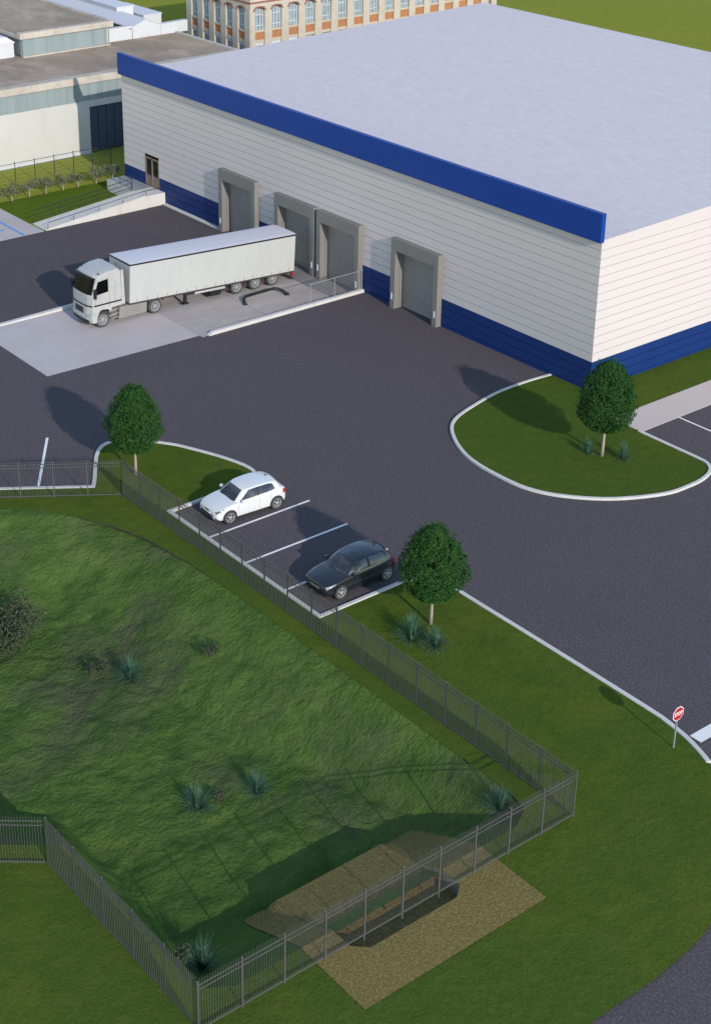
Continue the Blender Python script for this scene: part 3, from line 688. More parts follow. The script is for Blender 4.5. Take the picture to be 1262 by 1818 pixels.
def make_tree(label, seed):
    rng = random.Random(seed)
    t = thing('shade_tree', label, 'tree', group='round headed shade trees on the kerbed lawns')
    tr = MB(); tr.tube([(0, 0, -.05), (.02, .01, .6), (.04, .0, 1.4), (.05, .02, 2.3), (.03, .03, 3.4), (.02, .02, 4.5)], [.09, .07, .062, .055, .035, .012], 8)
    for k in range(26):
        z = 1.5 + 2.4 * rng.random(); a = rng.uniform(0, 6.28); rr = crown_r((z - 1.5) / 3.65) * .85
        e = Vector((math.cos(a) * rr * .8, math.sin(a) * rr * .8, min(4.3, z + .2 + .15 * rng.random())))
        tr.tube([(.04, .02, z), (e.x * .5, e.y * .5, z + .12), e], [.028, .018, .006], 5)
    tr.build('trunk', 'bark', t, smooth=True)
    cr = MB()
    def fn(r):
        while True:
            h = r.random() ** .92; a = r.uniform(0, 6.283)
            p0 = Vector((math.cos(a), math.sin(a), h * 3.2))
            lump = 1 + .50 * noise.noise(Vector((p0.x * 2.0, p0.y * 2.0, h * 6 + seed))) + .16 * noise.noise(Vector((p0.x * 5, p0.y * 5, h * 14 + seed)))
            R0 = crown_r(h) * (1 + (lump - 1) * .62)
            if r.random() > .18 + R0 / 1.4: continue
            rad = R0 * (1 - .75 * r.random() ** 2.0)
            if noise.noise(Vector((p0.x * rad * 2.6, p0.y * rad * 2.6, h * 9 + seed * 2))) < -.34: continue
            return Vector((math.cos(a) * rad + .03, math.sin(a) * rad, 1.45 + 3.66 * h)), Vector((math.cos(a), math.sin(a), .5 + h))
    leaf_cloud(cr, fn, 27000, .052, rng)
    # loose outer sprays
    for k in range(420):
        h = rng.random(); a = rng.uniform(0, 6.283); rr = crown_r(h)
        b0 = Vector((math.cos(a) * rr, math.sin(a) * rr, 1.45 + 3.66 * h)); d = Vector((math.cos(a), math.sin(a), rng.uniform(.1, 1.0))).normalized()
        for q in range(6):
            p = b0 + d * (q * .055 - .08) + Vector((rng.gauss(0, .03), rng.gauss(0, .03), rng.gauss(0, .03)))
            leaf_cloud(cr, lambda r, p=p, d=d: (p, d), 1, .05, rng)
    cr.build('crown', 'leaf_a', t, fix=False)
    return t
def crown_r(h):
    h = max(0., min(1., h))
    if h < .32: return .55 + .83 * math.sin(h / .32 * math.pi / 2)
    return 1.36 * (1 - ((h - .32) / .68) ** 1.9) ** .66 + .02
t1 = make_tree('round green tree at the lawn corner behind the fence, left of the white car', 3)
t1.location = (-6.99, -26.24, .05)
t2 = make_tree('round green tree just right of the black car, two tussocks at its foot', 11)
t2.location = (12.49, -23.53, .05); t2.scale = (1.0, 1.0, .96)
t3 = make_tree('round green tree on the kerbed island at the corner of the warehouse', 23)
t3.location = (5.99, -5.54, .05); t3.scale = (1.07, 1.07, 1.07)

def tussock(label, loc, h=.85, n=110, seed=1, spread=.85):
    rng = random.Random(seed); m = MB()
    for k in range(n):
        a = rng.uniform(0, 6.283); el = rng.uniform(.25, 1.45) if k > n * .2 else rng.uniform(1.0, 1.5); L = h * rng.uniform(.65, 1.15)
        d = Vector((math.cos(a) * math.cos(el) * spread, math.sin(a) * math.cos(el) * spread, math.sin(el)))
        s = Vector((-math.sin(a), math.cos(a), 0)) * rng.uniform(.009, .018)
        b0 = Vector((math.cos(a), math.sin(a), 0)) * rng.uniform(0, .09); prev = None; P = []
        for q in range(4):
            f = q / 3; p = b0 + d * L * f + Vector((0, 0, -.30 * L * f * f * math.cos(el)))
            P += [p - s * (1 - f * .85), p + s * (1 - f * .85)]
        m.add(P, [(0, 1, 3, 2), (2, 3, 5, 4), (4, 5, 7, 6)])
    o = m.build('grass_tussock', 'blade', fix=False); o.location = loc
    return tag(o, label, 'tussock', 'spiky blue green grass tussocks')
bzv = lambda x, y: basin_z(x, y) - .01
tussock('larger of the two spiky blue green tussocks under the tree by the black car', (12.91, -25.01, .06), 1.3, 300, 1)
tussock('smaller spiky tussock right of the trunk of the tree by the black car', (13.91, -24.53, .06), 1.05, 240, 2)
tussock('spiky pale green tussock left of the trunk on the warehouse corner island', (5.32, -5.89, .06), .95, 190, 3, .6)
tussock('spiky pale green tussock right of the trunk on the warehouse corner island', (6.98, -4.99, .06), 1.1, 230, 4, .6)
tussock('spiky blue green tussock beside two dry shrubs, upper left of the basin', (5.64, -34.66, bzv(5.64, -34.66)), 1.15, 260, 5)
tussock('spiky blue green tussock in mid basin with a small dry tuft at its right', (14.28, -37.05, bzv(14.28, -37.05)), 1.15, 240, 6)
tussock('spiky blue green tussock standing alone in mid basin, left of the spillway', (15.07, -34.8, bzv(15.07, -34.8)), 1.05, 220, 7)
tussock('shaded blue green tussock behind the fence near its right corner', (22.77, -29.33, bzv(22.77, -29.33)), 1.15, 260, 8)
tussock('spiky blue green tussock near the bottom corner of the fence', (21.81, -42.0, bzv(21.81, -42.0)), 1.25, 260, 9)

def shrub(label, loc, r, h, n, seed, leaf=.045, name='dry_shrub', mat_='scrub', grp='dry grey green shrubs in the grass basin'):
    rng = random.Random(seed); t = thing(name, label, 'shrub', loc, group=grp); tw = MB()
    ends = []
    for k in range(18):
        a = rng.uniform(0, 6.283); rr = r * math.sqrt(rng.random()) * .85; e = Vector((math.cos(a) * rr, math.sin(a) * rr, h * rng.uniform(.55, .95) * (1 - .35 * (rr / r) ** 2)))
        tw.tube([(math.cos(a) * .05, math.sin(a) * .05, -.05), e * .5 + Vector((0, 0, h * .12)), e], [.02 * h, .014 * h, .005 * h], 5); ends.append(e)
    tw.build('twigs', 'twig', t)
    m = MB()
    def fn(q):
        e = q.choice(ends); p = e * q.uniform(.45, 1.06) + Vector((q.gauss(0, r * .15), q.gauss(0, r * .15), q.gauss(0, h * .10)))
        p.z = max(.03, p.z); return p, Vector((p.x, p.y, h * .4)).normalized()
    leaf_cloud(m, fn, n, leaf, rng); m.build('leaves', mat_, t, fix=False)
    return t
shrub('big grey green bush at the left edge of the grass basin', (.25, -37.5, bzv(.25, -37.5)), 1.75, 2.4, 5200, 31, .075, 'bush')
shrub('left one of two small dry shrubs beside the upper tussock', (4.33, -35.76, bzv(4.33, -35.76)), .32, .65, 330, 32, .05)
shrub('dry shrub touching the upper tussock on its left side', (4.66, -35.35, bzv(4.66, -35.35)), .42, .72, 420, 33, .05)
shrub('lone dry shrub on the brownish slope below the parking kerb', (7.36, -31.55, bzv(7.36, -31.55)), .48, .75, 480, 34, .05)
shrub('small dry tuft to the right of the mid basin tussock', (14.65, -36.25, bzv(14.65, -36.25)), .34, .5, 260, 35, .045)
shrub('small dry shrub against the lower left fence run', (21.9, -42.95, bzv(21.9, -42.95)), .45, .7, 360, 36, .05)

def sapling(label, loc, seed):
    rng = random.Random(seed); t = thing('sapling', label, 'sapling', loc, group='row of pale saplings on the factory lawn'); tw = MB()
    tw.tube([(0, 0, -.05), (.02, 0, .3), (0, .02, .62)], [.05, .04, .03], 6); ends = []
    for k in range(11):
        a = rng.uniform(0, 6.283); e = Vector((math.cos(a) * rng.uniform(.25, .62), math.sin(a) * rng.uniform(.25, .62), rng.uniform(.65, 1.2)))
        tw.tube([(0, .01, .5), e], [.022, .008], 5); ends.append(e)
    tw.build('trunk', 'bark', t)
    m = MB()
    def fn(q):
        e = q.choice(ends); return e + Vector((q.gauss(0, .14), q.gauss(0, .14), q.gauss(0, .09))), Vector((0, 0, 1))
    leaf_cloud(m, fn, 620, .075, rng); m.build('crown', 'blossom', t, fix=False); return t
where = ['nearest the warehouse wall', 'second from the warehouse wall', 'third from the warehouse wall', 'fourth from the warehouse wall', 'fifth from the warehouse wall', 'sixth from the warehouse wall', 'seventh from the warehouse wall', 'cut by the left edge of the picture']
for k, y in enumerate((.08, -1.49, -3.09, -4.51, -6.09, -7.51, -9.09, -10.6)):
    sapling('pale blossoming sapling in the factory row, ' + where[k], (-51.9 + .06 * math.sin(k * 2.1), y, -.02), 50 + k)

# ------------------------------------------------------------------ stop sign
t = thing('stop_sign', 'red octagonal stop sign on a thin grey pole at the kerb by the stop line', 'sign', (24.55, -21.91, .05))
MB().bar((0, 0, -.05), (0, 0, 1.88), .05, .05).build('pole', 'galv', t)
def octo(r): return [(r * math.cos(R(22.5 + 45 * k)), 1.60 + r * math.sin(R(22.5 + 45 * k))) for k in range(8)]
pl_ = MB().extr(octo(.325), 'x', .028, .043).build('border', 'sign_white', t)
fc = MB().extr(octo(.295), 'x', .0435, .047).build('sign_face', 'sign_red', t)
MB().extr(octo(.32), 'x', .0265, .0279).build('sign_back', 'galv', t)
cu = bpy.data.curves.new('lettering', 'FONT'); cu.body = 'STOP'; cu.size = .225; cu.align_x = 'CENTER'; cu.align_y = 'CENTER'; cu.extrude = .002; cu.offset = .006
to = bpy.data.objects.new('lettering_curve', cu); COL.objects.link(to)
bpy.context.view_layer.update()
me = bpy.data.meshes.new_from_object(to.evaluated_get(bpy.context.evaluated_depsgraph_get()))
bpy.data.objects.remove(to); me.name = 'lettering'; me.materials.clear(); me.materials.append(M['sign_white'])
lt = bpy.data.objects.new('lettering', me); COL.objects.link(lt); lt.parent = fc
lt.location = (.0505, 0, 1.60); lt.rotation_euler = (R(90), 0, R(90)); lt.scale = (.84, 1.0, 1)

# ------------------------------------------------------------------ articulated truck (forward = -y)
TX, TY = -26.42, -15.08
tk = thing('articulated_truck', 'white articulated truck with a cream curtain sided trailer backed up to the dock', 'truck', (TX, TY, 0))
hw = 1.2
cab = MB()
# cab shell: stations across y with (z-profile); front rakes back
side = [(-2.88, .42), (-2.95, .75), (-2.90, 1.45), (-2.86, 2.2), (-2.52, 3.32), (-2.30, 3.50), (-1.5, 3.68), (-.72, 3.74), (-.58, 3.60), (-.55, 1.22), (-1.30, 1.22), (-1.36, .95), (-1.55, 1.14), (-1.98, 1.22), (-2.42, 1.12), (-2.60, .72), (-2.62, .42)]
def cab_pt(x, y, z):
    ax = abs(x) / hw
    zz = z - (.24 * max(0, ax - .55) ** 1.4 if z > 3.3 else 0)
    yy = y + (.22 * max(0, ax - .45) ** 2 / .3 if y < -2.2 else 0)
    return (x, yy, zz)
xs = [-1.2, -1.14, -.8, -.3, .3, .8, 1.14, 1.2]
n = len(side); vs = []; fs = []
for x in xs:
    ins = .06 if abs(x) == 1.2 else 0
    for y, z in side:
        vs.append(cab_pt(x, y, z - (ins if z > 3.3 else 0)))
for i in range(len(xs) - 1):
    for k in range(n): fs.append((i * n + k, i * n + (k + 1) % n, (i + 1) * n + (k + 1) % n, (i + 1) * n + k))
cap_t = tessellate_polygon([[Vector((y, z, 0)) for y, z in side]])
fs += [tuple(q) for q in cap_t] + [tuple(q + (len(xs) - 1) * n for q in reversed(q3)) for q3 in cap_t]
cab.add(vs, fs); cabo = cab.build('cab', 'truck_white', tk)
# windscreen following the raked front
def front_y(z): return -2.86 + (z - 2.2) / 1.12 * .34
ws = MB(); vs = []; fs = []; W_ = [-1.12, -.8, -.3, .3, .8, 1.12]
for z in (2.28, 2.8, 3.28):
    for x in W_:
        p = cab_pt(x, front_y(z), z); vs.append((p[0], p[1] - .012, z))
for j in range(2):
    for i in range(5): fs.append((j * 6 + i, j * 6 + i + 1, (j + 1) * 6 + i + 1, (j + 1) * 6 + i))
ws.add(vs, fs).build('windscreen', 'black_glass', cabo)
# sun visor lip, belt stripe
MB().add([cab_pt(x, front_y(3.3) - dy, z) for x in W_ for dy, z in ((.0, 3.26), (.12, 3.30), (.0, 3.40))], [(i * 3 + k, i * 3 + (k + 1) % 3, i * 3 + 3 + (k + 1) % 3, i * 3 + 3 + k) for i in range(5) for k in range(3)]).build('sun_visor', 'black', cabo)
st = MB()
for sx in (-1, 1): st.box(sx * 1.2 - (.0 if sx > 0 else .012), -2.58, 1.50, sx * 1.2 + (.012 if sx > 0 else 0), -.56, 1.60)
vs = []; 
for x in (-1.2, -1.14, -.8, -.3, .3, .8, 1.14, 1.2):
    p = cab_pt(x, -2.895, 1.5); vs += [(p[0], p[1] - .014, 1.50), (p[0], p[1] - .014, 1.60)]
st.add(vs, [(2 * i, 2 * i + 1, 2 * i + 3, 2 * i + 2) for i in range(7)])
st.build('belt_stripe', 'black', cabo)
for sx in (-1, 1):
    e = sx * 1.2
    MB().add([(e + sx * .006, -2.44, 2.24), (e + sx * .006, -1.50, 2.32), (e + sx * .006, -1.50, 3.18), (e + sx * .006, -2.24, 3.10), (e + sx * .006, -2.48, 2.36)], [(0, 1, 2, 3, 4)]).build('side_window', 'black_glass', cabo, fix=False)
    seam = MB()
    for (ya, za, yb, zb2) in ((-2.46, 1.62, -2.46, 2.3), (-1.44, 1.25, -1.44, 3.2), (-2.4, 3.2, -1.44, 3.24), (-1.0, 1.62, -1.0, 3.0)):
        seam.bar((e + sx * .002, ya, za), (e + sx * .002, yb, zb2), .018, .006 if abs(ya - yb) > .1 else .018)
    seam.build('door_seam', 'skirt', cabo)
    mb = MB().box(min(e + sx * .10, e + sx * .30), -2.62, 2.10, max(e + sx * .10, e + sx * .30), -2.50, 2.72)
    mb.bar((e, -2.4, 2.68), (e + sx * .2, -2.55, 2.66), .04).bar((e, -2.4, 2.2), (e + sx * .2, -2.55, 2.18), .04)
    mb.build('mirror', 'black', cabo, bevel=.02)
    hl = MB(); vs = []
    for q in (.72, .95, 1.13):
        p = cab_pt(sx * q, -2.94, .8); vs += [(p[0], p[1] - .012, .78), (p[0], p[1] - .012, 1.02)]
    hl.add(vs, [(0, 1, 3, 2), (2, 3, 5, 4)]).build('headlight', 'head_glass', cabo, fix=False)
    # step recess behind the front wheel
    sr = MB()
    for z in (.42, .72, 1.0): sr.box(min(e - sx * .30, e - sx * .01), -1.36, z, max(e - sx * .30, e - sx * .01), -.80, z + .06)
    sr.box(min(e - sx * .34, e - sx * .28), -1.36, .3, max(e - sx * .34, e - sx * .28), -.78, 1.2)
    sr.build('step', 'skirt', cabo)
gr = MB()
for k in range(6):
    z = .98 + k * .07
    vs = []
    for x in (-.5, -.17, .17, .5): p = cab_pt(x, -2.935, z); vs += [(x, p[1] - .010, z), (x, p[1] - .010, z + .05)]
    gr.add(vs, [(0, 1, 3, 2), (2, 3, 5, 4), (4, 5, 7, 6)])
gr.build('grille', 'black', cabo, fix=False)
lb = MB(); vs = []
for x in (-1.0, -.5, 0, .5, 1.0): p = cab_pt(x, -2.945, .5); vs += [(x, p[1] - .02, .46), (x, p[1] - .02, .62)]
lb.add(vs, [(2 * i, 2 * i + 1, 2 * i + 3, 2 * i + 2) for i in range(4)]).build('bumper_intake', 'black', cabo, fix=False)
for x in (-1.0, 1.0):
    MB().box(x - .05, -2.1, cab_pt(x, -2.1, 3.55)[2] + .0, x + .05, -2.02, cab_pt(x, -2.1, 3.55)[2] + .07).build('marker_lamp', 'black', cabo)
    MB().tube([(x * .95, -.75, 3.5), (x * .95, -.74, 4.05)], .012, 5).build('aerial', 'black', cabo)
# side fairings behind the cab
for sx in (-1, 1):
    MB().extr([(-.545, 1.25), (-.30, 1.25), (-.36, 3.52), (-.545, 3.56)], 'x', sx * 1.2 - sx * .03, sx * 1.2).build('side_fairing', 'truck_white', tk)
ch = MB().box(-.45, -2.4, .72, .45, 3.0, 1.0).box(-1.0, 1.0, .9, 1.0, 2.6, 1.06)
ch.build('chassis', 'rust', tk)
for sx in (-1, 1):
    MB().extr([(-.78, .28), (1.30, .28), (1.34, 1.0), (-.70, 1.08)], 'x', sx * 1.17, sx * .75).build('side_skirt', 'skirt', tk, bevel=.03)
    MB().extr([(1.32, .95), (1.42, 1.06), (2.45, 1.06), (2.6, .80), (2.52, .80), (2.4, .98), (1.48, .98), (1.40, .90)], 'x', sx * 1.19, sx * .82).build('mudguard', 'black', tk)
def wheel(parent, x, y, z, r, w, sx, rim_m='truck_rim', hub=True, spokes=8, nut=True):
    """tyre with a dished spoked rim; sx = which side faces out"""
    wv = MB().lathe_x((x, y, z), [(-sx * w, r * .62), (-sx * w, r * .93), (-sx * w * .85, r), (-sx * w * .12, r), (0, r * .94), (0, r * .70), (-sx * .05, r * .62)], 28)
    t = wv.build('wheel', 'rubber', parent, smooth=False)
    rm = MB().lathe_x((x, y, z), [(-sx * .06, r * .66), (sx * .006, r * .68), (sx * .006, r * .60), (-sx * .05, r * .52), (-sx * .07, r * .46)], 28)
    for k in range(spokes):
        a = 2 * math.pi * k / spokes
        c0 = Vector((x - sx * .0, y + math.cos(a) * r * .2, z + math.sin(a) * r * .2)); c1 = Vector((x - sx * .02, y + math.cos(a) * r * .6, z + math.sin(a) * r * .6))
        rm.bar(c0, c1, .035 + r * .06, .03, up=(1, 0, 0))
    rm.lathe_x((x, y, z), [(-sx * .07, r * .26), (sx * .015, r * .25), (sx * .03, r * .16), (sx * .03, .001)], 16)
    rm.build('rim', rim_m, t)
    return t
for sx in (-1, 1):
    wheel(tk, sx * 1.19, -1.98, .51, .51, .32, sx, spokes=10)
    wheel(tk, sx * 1.19, 1.93, .51, .51, .55, sx, spokes=8)
# trailer: pitched down with the ramp
def TR(m): return m.xf(Matrix.Translation((0, 0, 1.14)) @ Matrix.Rotation(-.0535, 4, 'X') @ Matrix.Translation((0, 0, -1.14)))
TL = 13.15; tz0, tz1 = 1.16, 3.70
box = MB().box(-1.24, 0, tz0, 1.24, TL, tz1)
tb_ = TR(box).build('trailer_body', 'tarp', tk, bevel=.02)
rf = MB(); vs = []
for y in (-.02, TL + .02):
    for x, z in ((-1.25, tz1 + .062), (-.9, tz1 + .10), (0, tz1 + .12), (.9, tz1 + .10), (1.25, tz1 + .062), (1.25, tz1 + .055), (-1.25, tz1 + .055)): vs.append((x, y, z))
rf.add(vs, [(k, (k + 1) % 7, 7 + (k + 1) % 7, 7 + k) for k in range(7)] + [tuple(range(7)), tuple(range(13, 6, -1))])
TR(rf).build('trailer_roof', 'tarp_roof', tk)
TR(MB().box(-1.258, -.012, tz1 - .055, 1.258, TL + .012, tz1 + .053)).build('roof_rail', 'black', tk)
TR(MB().box(-1.25, -.01, tz0 - .10, 1.25, TL, tz0 - .003)).build('floor_rail', 'rust', tk)
TR(MB().box(-.5, .6, tz0 - .40, -.36, TL - .3, tz0 - .101).box(.36, .6, tz0 - .40, .5, TL - .3, tz0 - .101).box(-.9, 6.9, tz0 - .62, .9, 11.9, tz0 - .30)).build('trailer_frame', 'rust', tk)
for sx in (-1, 1):
    for k in range(17):
        y = .55 + k * .76
        TR(MB().box(min(sx * 1.241, sx * 1.252), y - .018, tz0 + .0, max(sx * 1.241, sx * 1.252), y + .018, tz0 + .26)).build('curtain_strap', 'skirt', tb_)
    # landing leg, boxes, side guard
    TR(MB().box(sx * .98 - .07, 4.3, .35, sx * .98 + .07, 4.5, tz0 - .1).box(sx * .98 - .14, 4.2, .28, sx * .98 + .14, 4.62, .36)).build('landing_leg', 'black', tk)
    TR(MB().box(sx * 1.21 - .02, 5.0, tz0 - .26, sx * 1.21 + .02, 7.4, tz0 - .12)).build('side_guard', 'truck_white', tk)
    TR(MB().box(min(sx * .75, sx * 1.18), 6.3, .50, max(sx * .75, sx * 1.18), 7.1, tz0 - .27)).build('tool_box', 'black', tk)
    TR(MB().box(sx * 1.1 - .1, TL - .12, tz0 - .38, sx * 1.1 + .1, TL - .02, tz0 - .12)).build('tail_light', 'red', tk)
    for y in (8.37, 9.90, 11.35):
        zc = rz_(TY + y) + .50
        wheel(tk, sx * 1.19, y, zc, .50, .5, sx, spokes=8)
        mg_ = MB(); vs = []
        for k in range(9):
            a = R(10 + 20 * k); 
            for xx in (sx * .75, sx * 1.2): vs.append((xx, y + .56 * math.cos(a), zc + .56 * math.sin(a)))
        mg_.add(vs, [(2 * k, 2 * k + 1, 2 * k + 3, 2 * k + 2) for k in range(8)]).build('mudguard', 'black', tk, fix=False)
TR(MB().box(-1.2, TL - .1, tz0 - .62, 1.2, TL, tz0 - .5).box(-.6, TL - .25, tz0 - .5, -.5, TL - .1, tz0 - .1).box(.5, TL - .25, tz0 - .5, .6, TL - .1, tz0 - .1)).build('rear_bumper', 'rust', tk)
for y in (8.37, 9.90, 11.35): MB().tube([(-1.0, y, rz_(TY + y) + .5), (1.0, y, rz_(TY + y) + .5)], .07).build('axle', 'rust', tk)

# black arched bar on the ramp beside the trailer wheels
gb = thing('barrier_bar', 'low black arched bar with bent feet lying beside the trailer wheels', 'barrier', (-24.0, -5.7, rz_(-5.7)))
MB().tube([(.62, -1.72, .05), (.46, -1.62, .14), (.16, -1.45, .24), (0, -1.15, .28), (0, 1.1, .32), (.12, 1.4, .27), (.45, 1.62, .14), (.66, 1.66, .05)], .10, 8).build('bar', 'black', gb, smooth=True)
MB().box(.52, -1.86, .004 - .02, .80, -1.60, .12).build('foot', 'black', gb, bevel=.02)
MB().box(.54, 1.52, .004 - .07, .84, 1.80, .10).build('foot', 'black', gb, bevel=.02)

# ------------------------------------------------------------------ hatchbacks (forward = -y)
def cm(P, t, closed=False):
    """Catmull-Rom through tuples P at float index t"""
    n = len(P); i = math.floor(t); f = t - i
    g = (lambda k: P[k % n]) if closed else (lambda k: P[max(0, min(n - 1, k))])
    a, b, c, d = g(i - 1), g(i), g(i + 1), g(i + 2)
    return tuple(.5 * (2 * q + (r - p) * f + (2 * p - 5 * q + 4 * r - u) * f * f + (3 * q - p - 3 * r + u) * f ** 3) for p, q, r, u in zip(a, b, c, d))
CS = [(-2.02, .60, .36, .61, .66), (-1.985, .70, .28, .655, .71), (-1.88, .80, .22, .715, .785), (-1.55, .875, .19, .805, .875), (-1.05, .895, .19, .895, .955),
      (-.5, .90, .19, .935, .98), (.3, .90, .19, .965, .99), (1.1, .90, .19, .995, 1.005), (1.5, .885, .21, 1.01, 1.02), (1.76, .85, .25, 1.0, 1.02), (1.88, .79, .31, .955, .97), (1.93, .70, .38, .90, .91)]
def half_prof(w_, zb, zt, zc):
    H = zt - zb
    return [(w_ * .84, zb), (w_ * .96, zb + .05), (w_ * .995, zb + .22 * H), (w_, zb + .48 * H), (w_ * .99, zb + .72 * H), (w_ * .965, zb + .90 * H), (w_ * .90, zt + .01), (w_ * .62, zt + (zc - zt) * .62), (w_ * .3, zt + (zc - zt) * .93), (0, zc)]
def body_pt(t, q, sx=1, off=0.):
    st = cm(CS, t); pr = half_prof(*st[1:]); x, z = cm(pr, q)
    return (sx * (x + off), st[0], z + (off if q > 6 else 0))
GB = [(0, -1.0, .965), (.74, -.84, .93), (.855, .32, .965), (.85, 1.12, .995), (.72, 1.66, 1.015), (0, 1.80, 1.02), (-.72, 1.66, 1.015), (-.85, 1.12, .995), (-.855, .32, .965), (-.74, -.84, .93)]
GT = [(0, -.40, 1.425), (.555, -.30, 1.39), (.64, .32, 1.435), (.63, 1.0, 1.42), (.535, 1.42, 1.365), (0, 1.52, 1.385), (-.535, 1.42, 1.365), (-.63, 1.0, 1.42), (-.64, .32, 1.435), (-.555, -.30, 1.39)]
def gh_pt(i, u, off=0.):
    a = Vector(cm(GB, i, True)); b = Vector(cm(GT, i, True)); p = a.lerp(b, u)
    a2 = Vector(cm(GB, i + .05, True)).lerp(Vector(cm(GT, i + .05, True)), u); tn = a2 - p
    nrm = tn.cross(b - a).normalized()
    return p + nrm * (off + .028 * math.sin(math.pi * max(0, min(1, u))))
def make_car(label, paint, loc, rz, dark=False, sc=1.0):
    t = thing('hatchback', label, 'car', loc, rz); t.scale = (sc, sc, sc)
    NS = 56; NQ = 27; vs = []; fs = []
    for i in range(NS + 1):
        tt = i / NS * (len(CS) - 1)
        left = [body_pt(tt, q / NQ * 9, -1) for q in range(NQ + 1)]
        right = [body_pt(tt, q / NQ * 9, 1) for q in range(NQ)]
        vs += left + right[::-1]
    rn = 2 * NQ + 1
    for i in range(NS):
        for k in range(rn): fs.append((i * rn + k, i * rn + (k + 1) % rn, (i + 1) * rn + (k + 1) % rn, (i + 1) * rn + k))
    fs += [tuple(range(rn)), tuple(NS * rn + k for k in range(rn - 1, -1, -1))]
    MB().add(vs, fs).build('body', paint, t, smooth=True)
    # glasshouse shell with the roof
    K = 80; us = [-.08, 0, .2, .4, .6, .8, .93, 1.0]; vs = []; fs = []
    for u in us: vs += [tuple(gh_pt(k / K * 10, u)) for k in range(K)]
    for (f, dz) in ((.94, .018), (.80, .040), (.55, .056), (.28, .064)):
        for k in range(K):
            p = gh_pt(k / K * 10, 1.0); c = Vector((0, .58, p.z)); q = c.lerp(p, f)
            vs.append((q.x, q.y, p.z * f ** 2.2 + 1.478 * (1 - f ** 2.2)))
    nl = len(us) + 4; vs.append((0, .58, 1.478))
    for l in range(nl - 1):
        for k in range(K): fs.append((l * K + k, l * K + (k + 1) % K, (l + 1) * K + (k + 1) % K, (l + 1) * K + k))
    for k in range(K): fs.append(((nl - 1) * K + k, (nl - 1) * K + (k + 1) % K, len(vs) - 1))
    MB().add(vs, fs).build('roof_panel', paint, t, smooth=True)
    def gpatch(name, m, i0, i1, u0, u1, n=12, off=.006):
        vs = []; fs = []
        for a in range(n + 1):
            f = a / n; i = i0 + (i1 - i0) * f
            lo = u0(f) if callable(u0) else u0; hi = u1(f) if callable(u1) else u1
            vs += [tuple(gh_pt(i, lo + (hi - lo) * b / 4, off)) for b in range(5)]
        for a in range(n):
            for b in range(4): fs.append((a * 5 + b, a * 5 + b + 1, a * 5 + 6 + b, a * 5 + 5 + b))
        return MB().add(vs, fs).build(name, m, t, smooth=True, fix=False)
    gpatch('windscreen', 'car_glass', -.84, .84, .05, .93)
    gpatch('rear_window', 'car_glass', 4.35, 5.65, .30, .90)
    sg = 'pale_glass' if dark else 'car_glass'
    for s_ in (1, -1):
        g_ = (lambda a: a) if s_ > 0 else (lambda a: 10 - a)
        gpatch('side_window', sg, g_(1.16), g_(1.93), .10, lambda f: min(.88, .14 + 2.6 * f + .0), 10)
        gpatch('side_window', sg, g_(2.05), g_(3.30), lambda f: .12 + .25 * max(0, f - .75), lambda f: .88 - .30 * max(0, f - .7), 12)
        gpatch('door_pillar', 'black', g_(1.935), g_(2.045), .10, .885, 3)
    def bpatch(name, m, t0, t1, q0, q1, sx, off=.006, n=6):
        vs = []; fs = []
        for a in range(n + 1):
            f = a / n; tt = t0 + (t1 - t0) * f
            lo = q0(f) if callable(q0) else q0; hi = q1(f) if callable(q1) else q1
            vs += [body_pt(tt, lo + (hi - lo) * b / 3, sx, off) for b in range(4)]
        for a in range(n):
            for b in range(3): fs.append((a * 4 + b, a * 4 + b + 1, a * 4 + 5 + b, a * 4 + 4 + b))
        return MB().add(vs, fs).build(name, m, t, smooth=True, fix=False)
    for sx in (-1, 1):
        for wy in (-1.29, 1.33):
            ar_ = MB(); vs2 = []
            for k in range(17):
                a = R(-18 + 216 * k / 16)
                for r_ in (.325, .385): vs2.append((sx * (.912 if r_ < .36 else .903), wy + r_ * math.cos(a), .33 + r_ * math.sin(a)))
            ar_.add(vs2, [(2 * k, 2 * k + 1, 2 * k + 3, 2 * k + 2) for k in range(16)])
            ar_.lathe_x((sx * .80, wy, .33), [(0, .35), (sx * .106, .35)], 24)
            ar_.build('wheel_arch', 'black', t, fix=False)
            wheel(t, sx * .928, wy, .33, .33, .20, sx, 'alloy', spokes=5)
        bpatch('headlight', 'head_glass' if dark else 'smoked_lamp', 1.15, 3.0, lambda f: 4.3 + .9 * f, lambda f: 6.3 - .55 * f, sx)
        bpatch('tail_light', 'red', 8.75, 10.3, 3.7, 5.9, sx)
        bpatch('fog_intake', 'black', .9, 2.1, 1.2, lambda f: 2.7 - .7 * f, sx)
        bpatch('sill', 'black', 3.2, 7.6, .2, 1.2, sx, .004)
        mr = MB().box(min(sx * .90, sx * 1.05), -.70, .95, max(sx * .90, sx * 1.05), -.53, 1.08); mr.bar((sx * .80, -.60, .95), (sx * .93, -.60, .99), .05)
        mr.build('mirror', paint, t, bevel=.03)
        for yy in (-.80, .36, 1.0):
            MB().bar((sx * .9015, yy, .34), (sx * .894, yy, .86), .012, .004).build('door_seam', 'shutter' if not dark else 'black', t)
        for yy in (.12, .80): MB().box(min(sx * .89, sx * .915), yy, .82, max(sx * .89, sx * .915), yy + .17, .845).build('door_handle', paint, t)
    gm = MB(); vs = []
    for k in range(-6, 7):
        x = k / 6 * .50; yb = -2.035 + .06 * (abs(x) / .5) ** 2
        vs += [(x, yb, .575), (x, yb + .012, .645)]
    gm.add(vs, [(2 * k, 2 * k + 1, 2 * k + 3, 2 * k + 2) for k in range(12)]).build('grille', 'black', t, fix=False)
    MB().box(-.50, -2.035, .36, .50, -1.98, .46).build('intake', 'black', t)
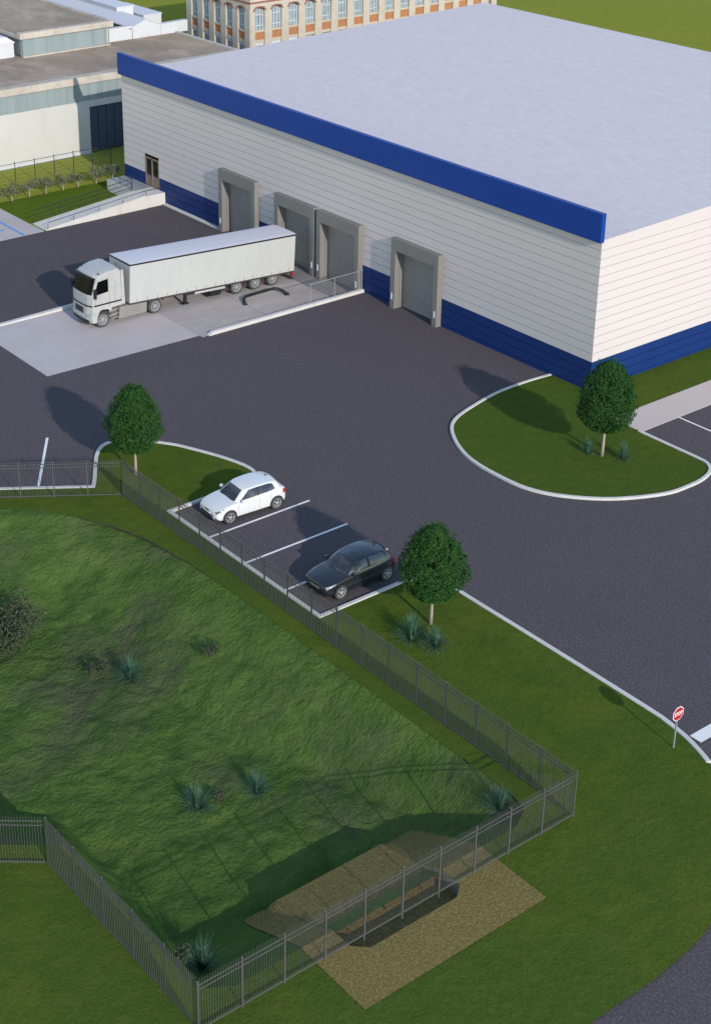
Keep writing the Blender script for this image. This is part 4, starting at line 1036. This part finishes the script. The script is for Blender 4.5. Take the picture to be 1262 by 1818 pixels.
    MB().box(-.66, -2.05, .255, .66, -1.93, .305).build('front_lip', 'black', t, bevel=.01)
    MB().box(-.26, -2.045, .485, .26, -2.0, .565).build('number_plate', 'sign_white' if not dark else 'skirt', t)
    MB().box(-.66, 1.84, .26, .66, 1.935, .40).build('rear_diffuser', 'black', t, bevel=.01)
    gpatch('spoiler', paint, 4.25, 5.75, .90, 1.02, 10, .03)
    MB().add([(-.012, 1.2, 1.455), (.012, 1.2, 1.455), (.012, 1.34, 1.44), (-.012, 1.34, 1.44), (0, 1.31, 1.53)], [(0, 1, 4), (1, 2, 4), (2, 3, 4), (3, 0, 4)]).build('aerial', 'black', t)
    return t
make_car('white five door hatchback in the parking space nearest the lawn curve', 'car_white', (-.85, -23.87, 0), R(-3.5), False, 1.03)
make_car('black five door hatchback in the parking space beside the tree', 'car_black', (7.60, -23.96, 0), R(0), True, 1.03)

# ------------------------------------------------------------------ camera
cx, cy, cz = 55.19141543, -64.10943162, 38.02956415
yaw, pit, rol = R(52.62778311), R(23.66587169), R(.08760047)
fw = Vector((-math.sin(yaw) * math.cos(pit), math.cos(yaw) * math.cos(pit), -math.sin(pit)))
rt = Vector((math.cos(yaw), math.sin(yaw), 0)); up = rt.cross(fw)
r2 = rt * math.cos(rol) + up * math.sin(rol); u2 = -rt * math.sin(rol) + up * math.cos(rol)
cam = bpy.data.cameras.new('camera'); co = bpy.data.objects.new('camera', cam); COL.objects.link(co)
m = Matrix((r2, u2, -fw)).transposed().to_4x4(); m.translation = (cx, cy, cz); co.matrix_world = m
cam.sensor_fit = 'HORIZONTAL'; cam.sensor_width = 36; cam.lens = 2820.49 / 1262 * 36
cam.shift_x = (631 - 505.62) / 1262; cam.shift_y = (646.01 - 909) / 1262
cam.clip_start = .5; cam.clip_end = 3000
scene.camera = co

# ------------------------------------------------------------------ light
EL = R(22.6); AZ = math.atan2(.986, -.166)
w = bpy.data.worlds.new('World'); scene.world = w; w.use_nodes = True
nt = w.node_tree; bg = nt.nodes['Background']
sky = nt.nodes.new('ShaderNodeTexSky'); sky.sky_type = 'NISHITA'; sky.sun_disc = False
sky.sun_elevation = EL; sky.sun_rotation = AZ; sky.altitude = 50; sky.air_density = 1.0; sky.dust_density = 0.0
nt.links.new(sky.outputs['Color'], bg.inputs['Color']); bg.inputs['Strength'].default_value = .15
sl = bpy.data.lights.new('sun', 'SUN'); sl.energy = 2.1; sl.angle = R(.53); sl.color = (1., .95, .88)
so = bpy.data.objects.new('sun', sl); COL.objects.link(so)
L = Vector((-.986 * math.cos(EL), .166 * math.cos(EL), -math.sin(EL)))
so.rotation_euler = L.to_track_quat('-Z', 'Y').to_euler()
so.location = (60, -10, 60)
vs_ = scene.view_settings; vs_.view_transform = 'Standard'; vs_.look = 'None'; vs_.exposure = .86; vs_.gamma = 1
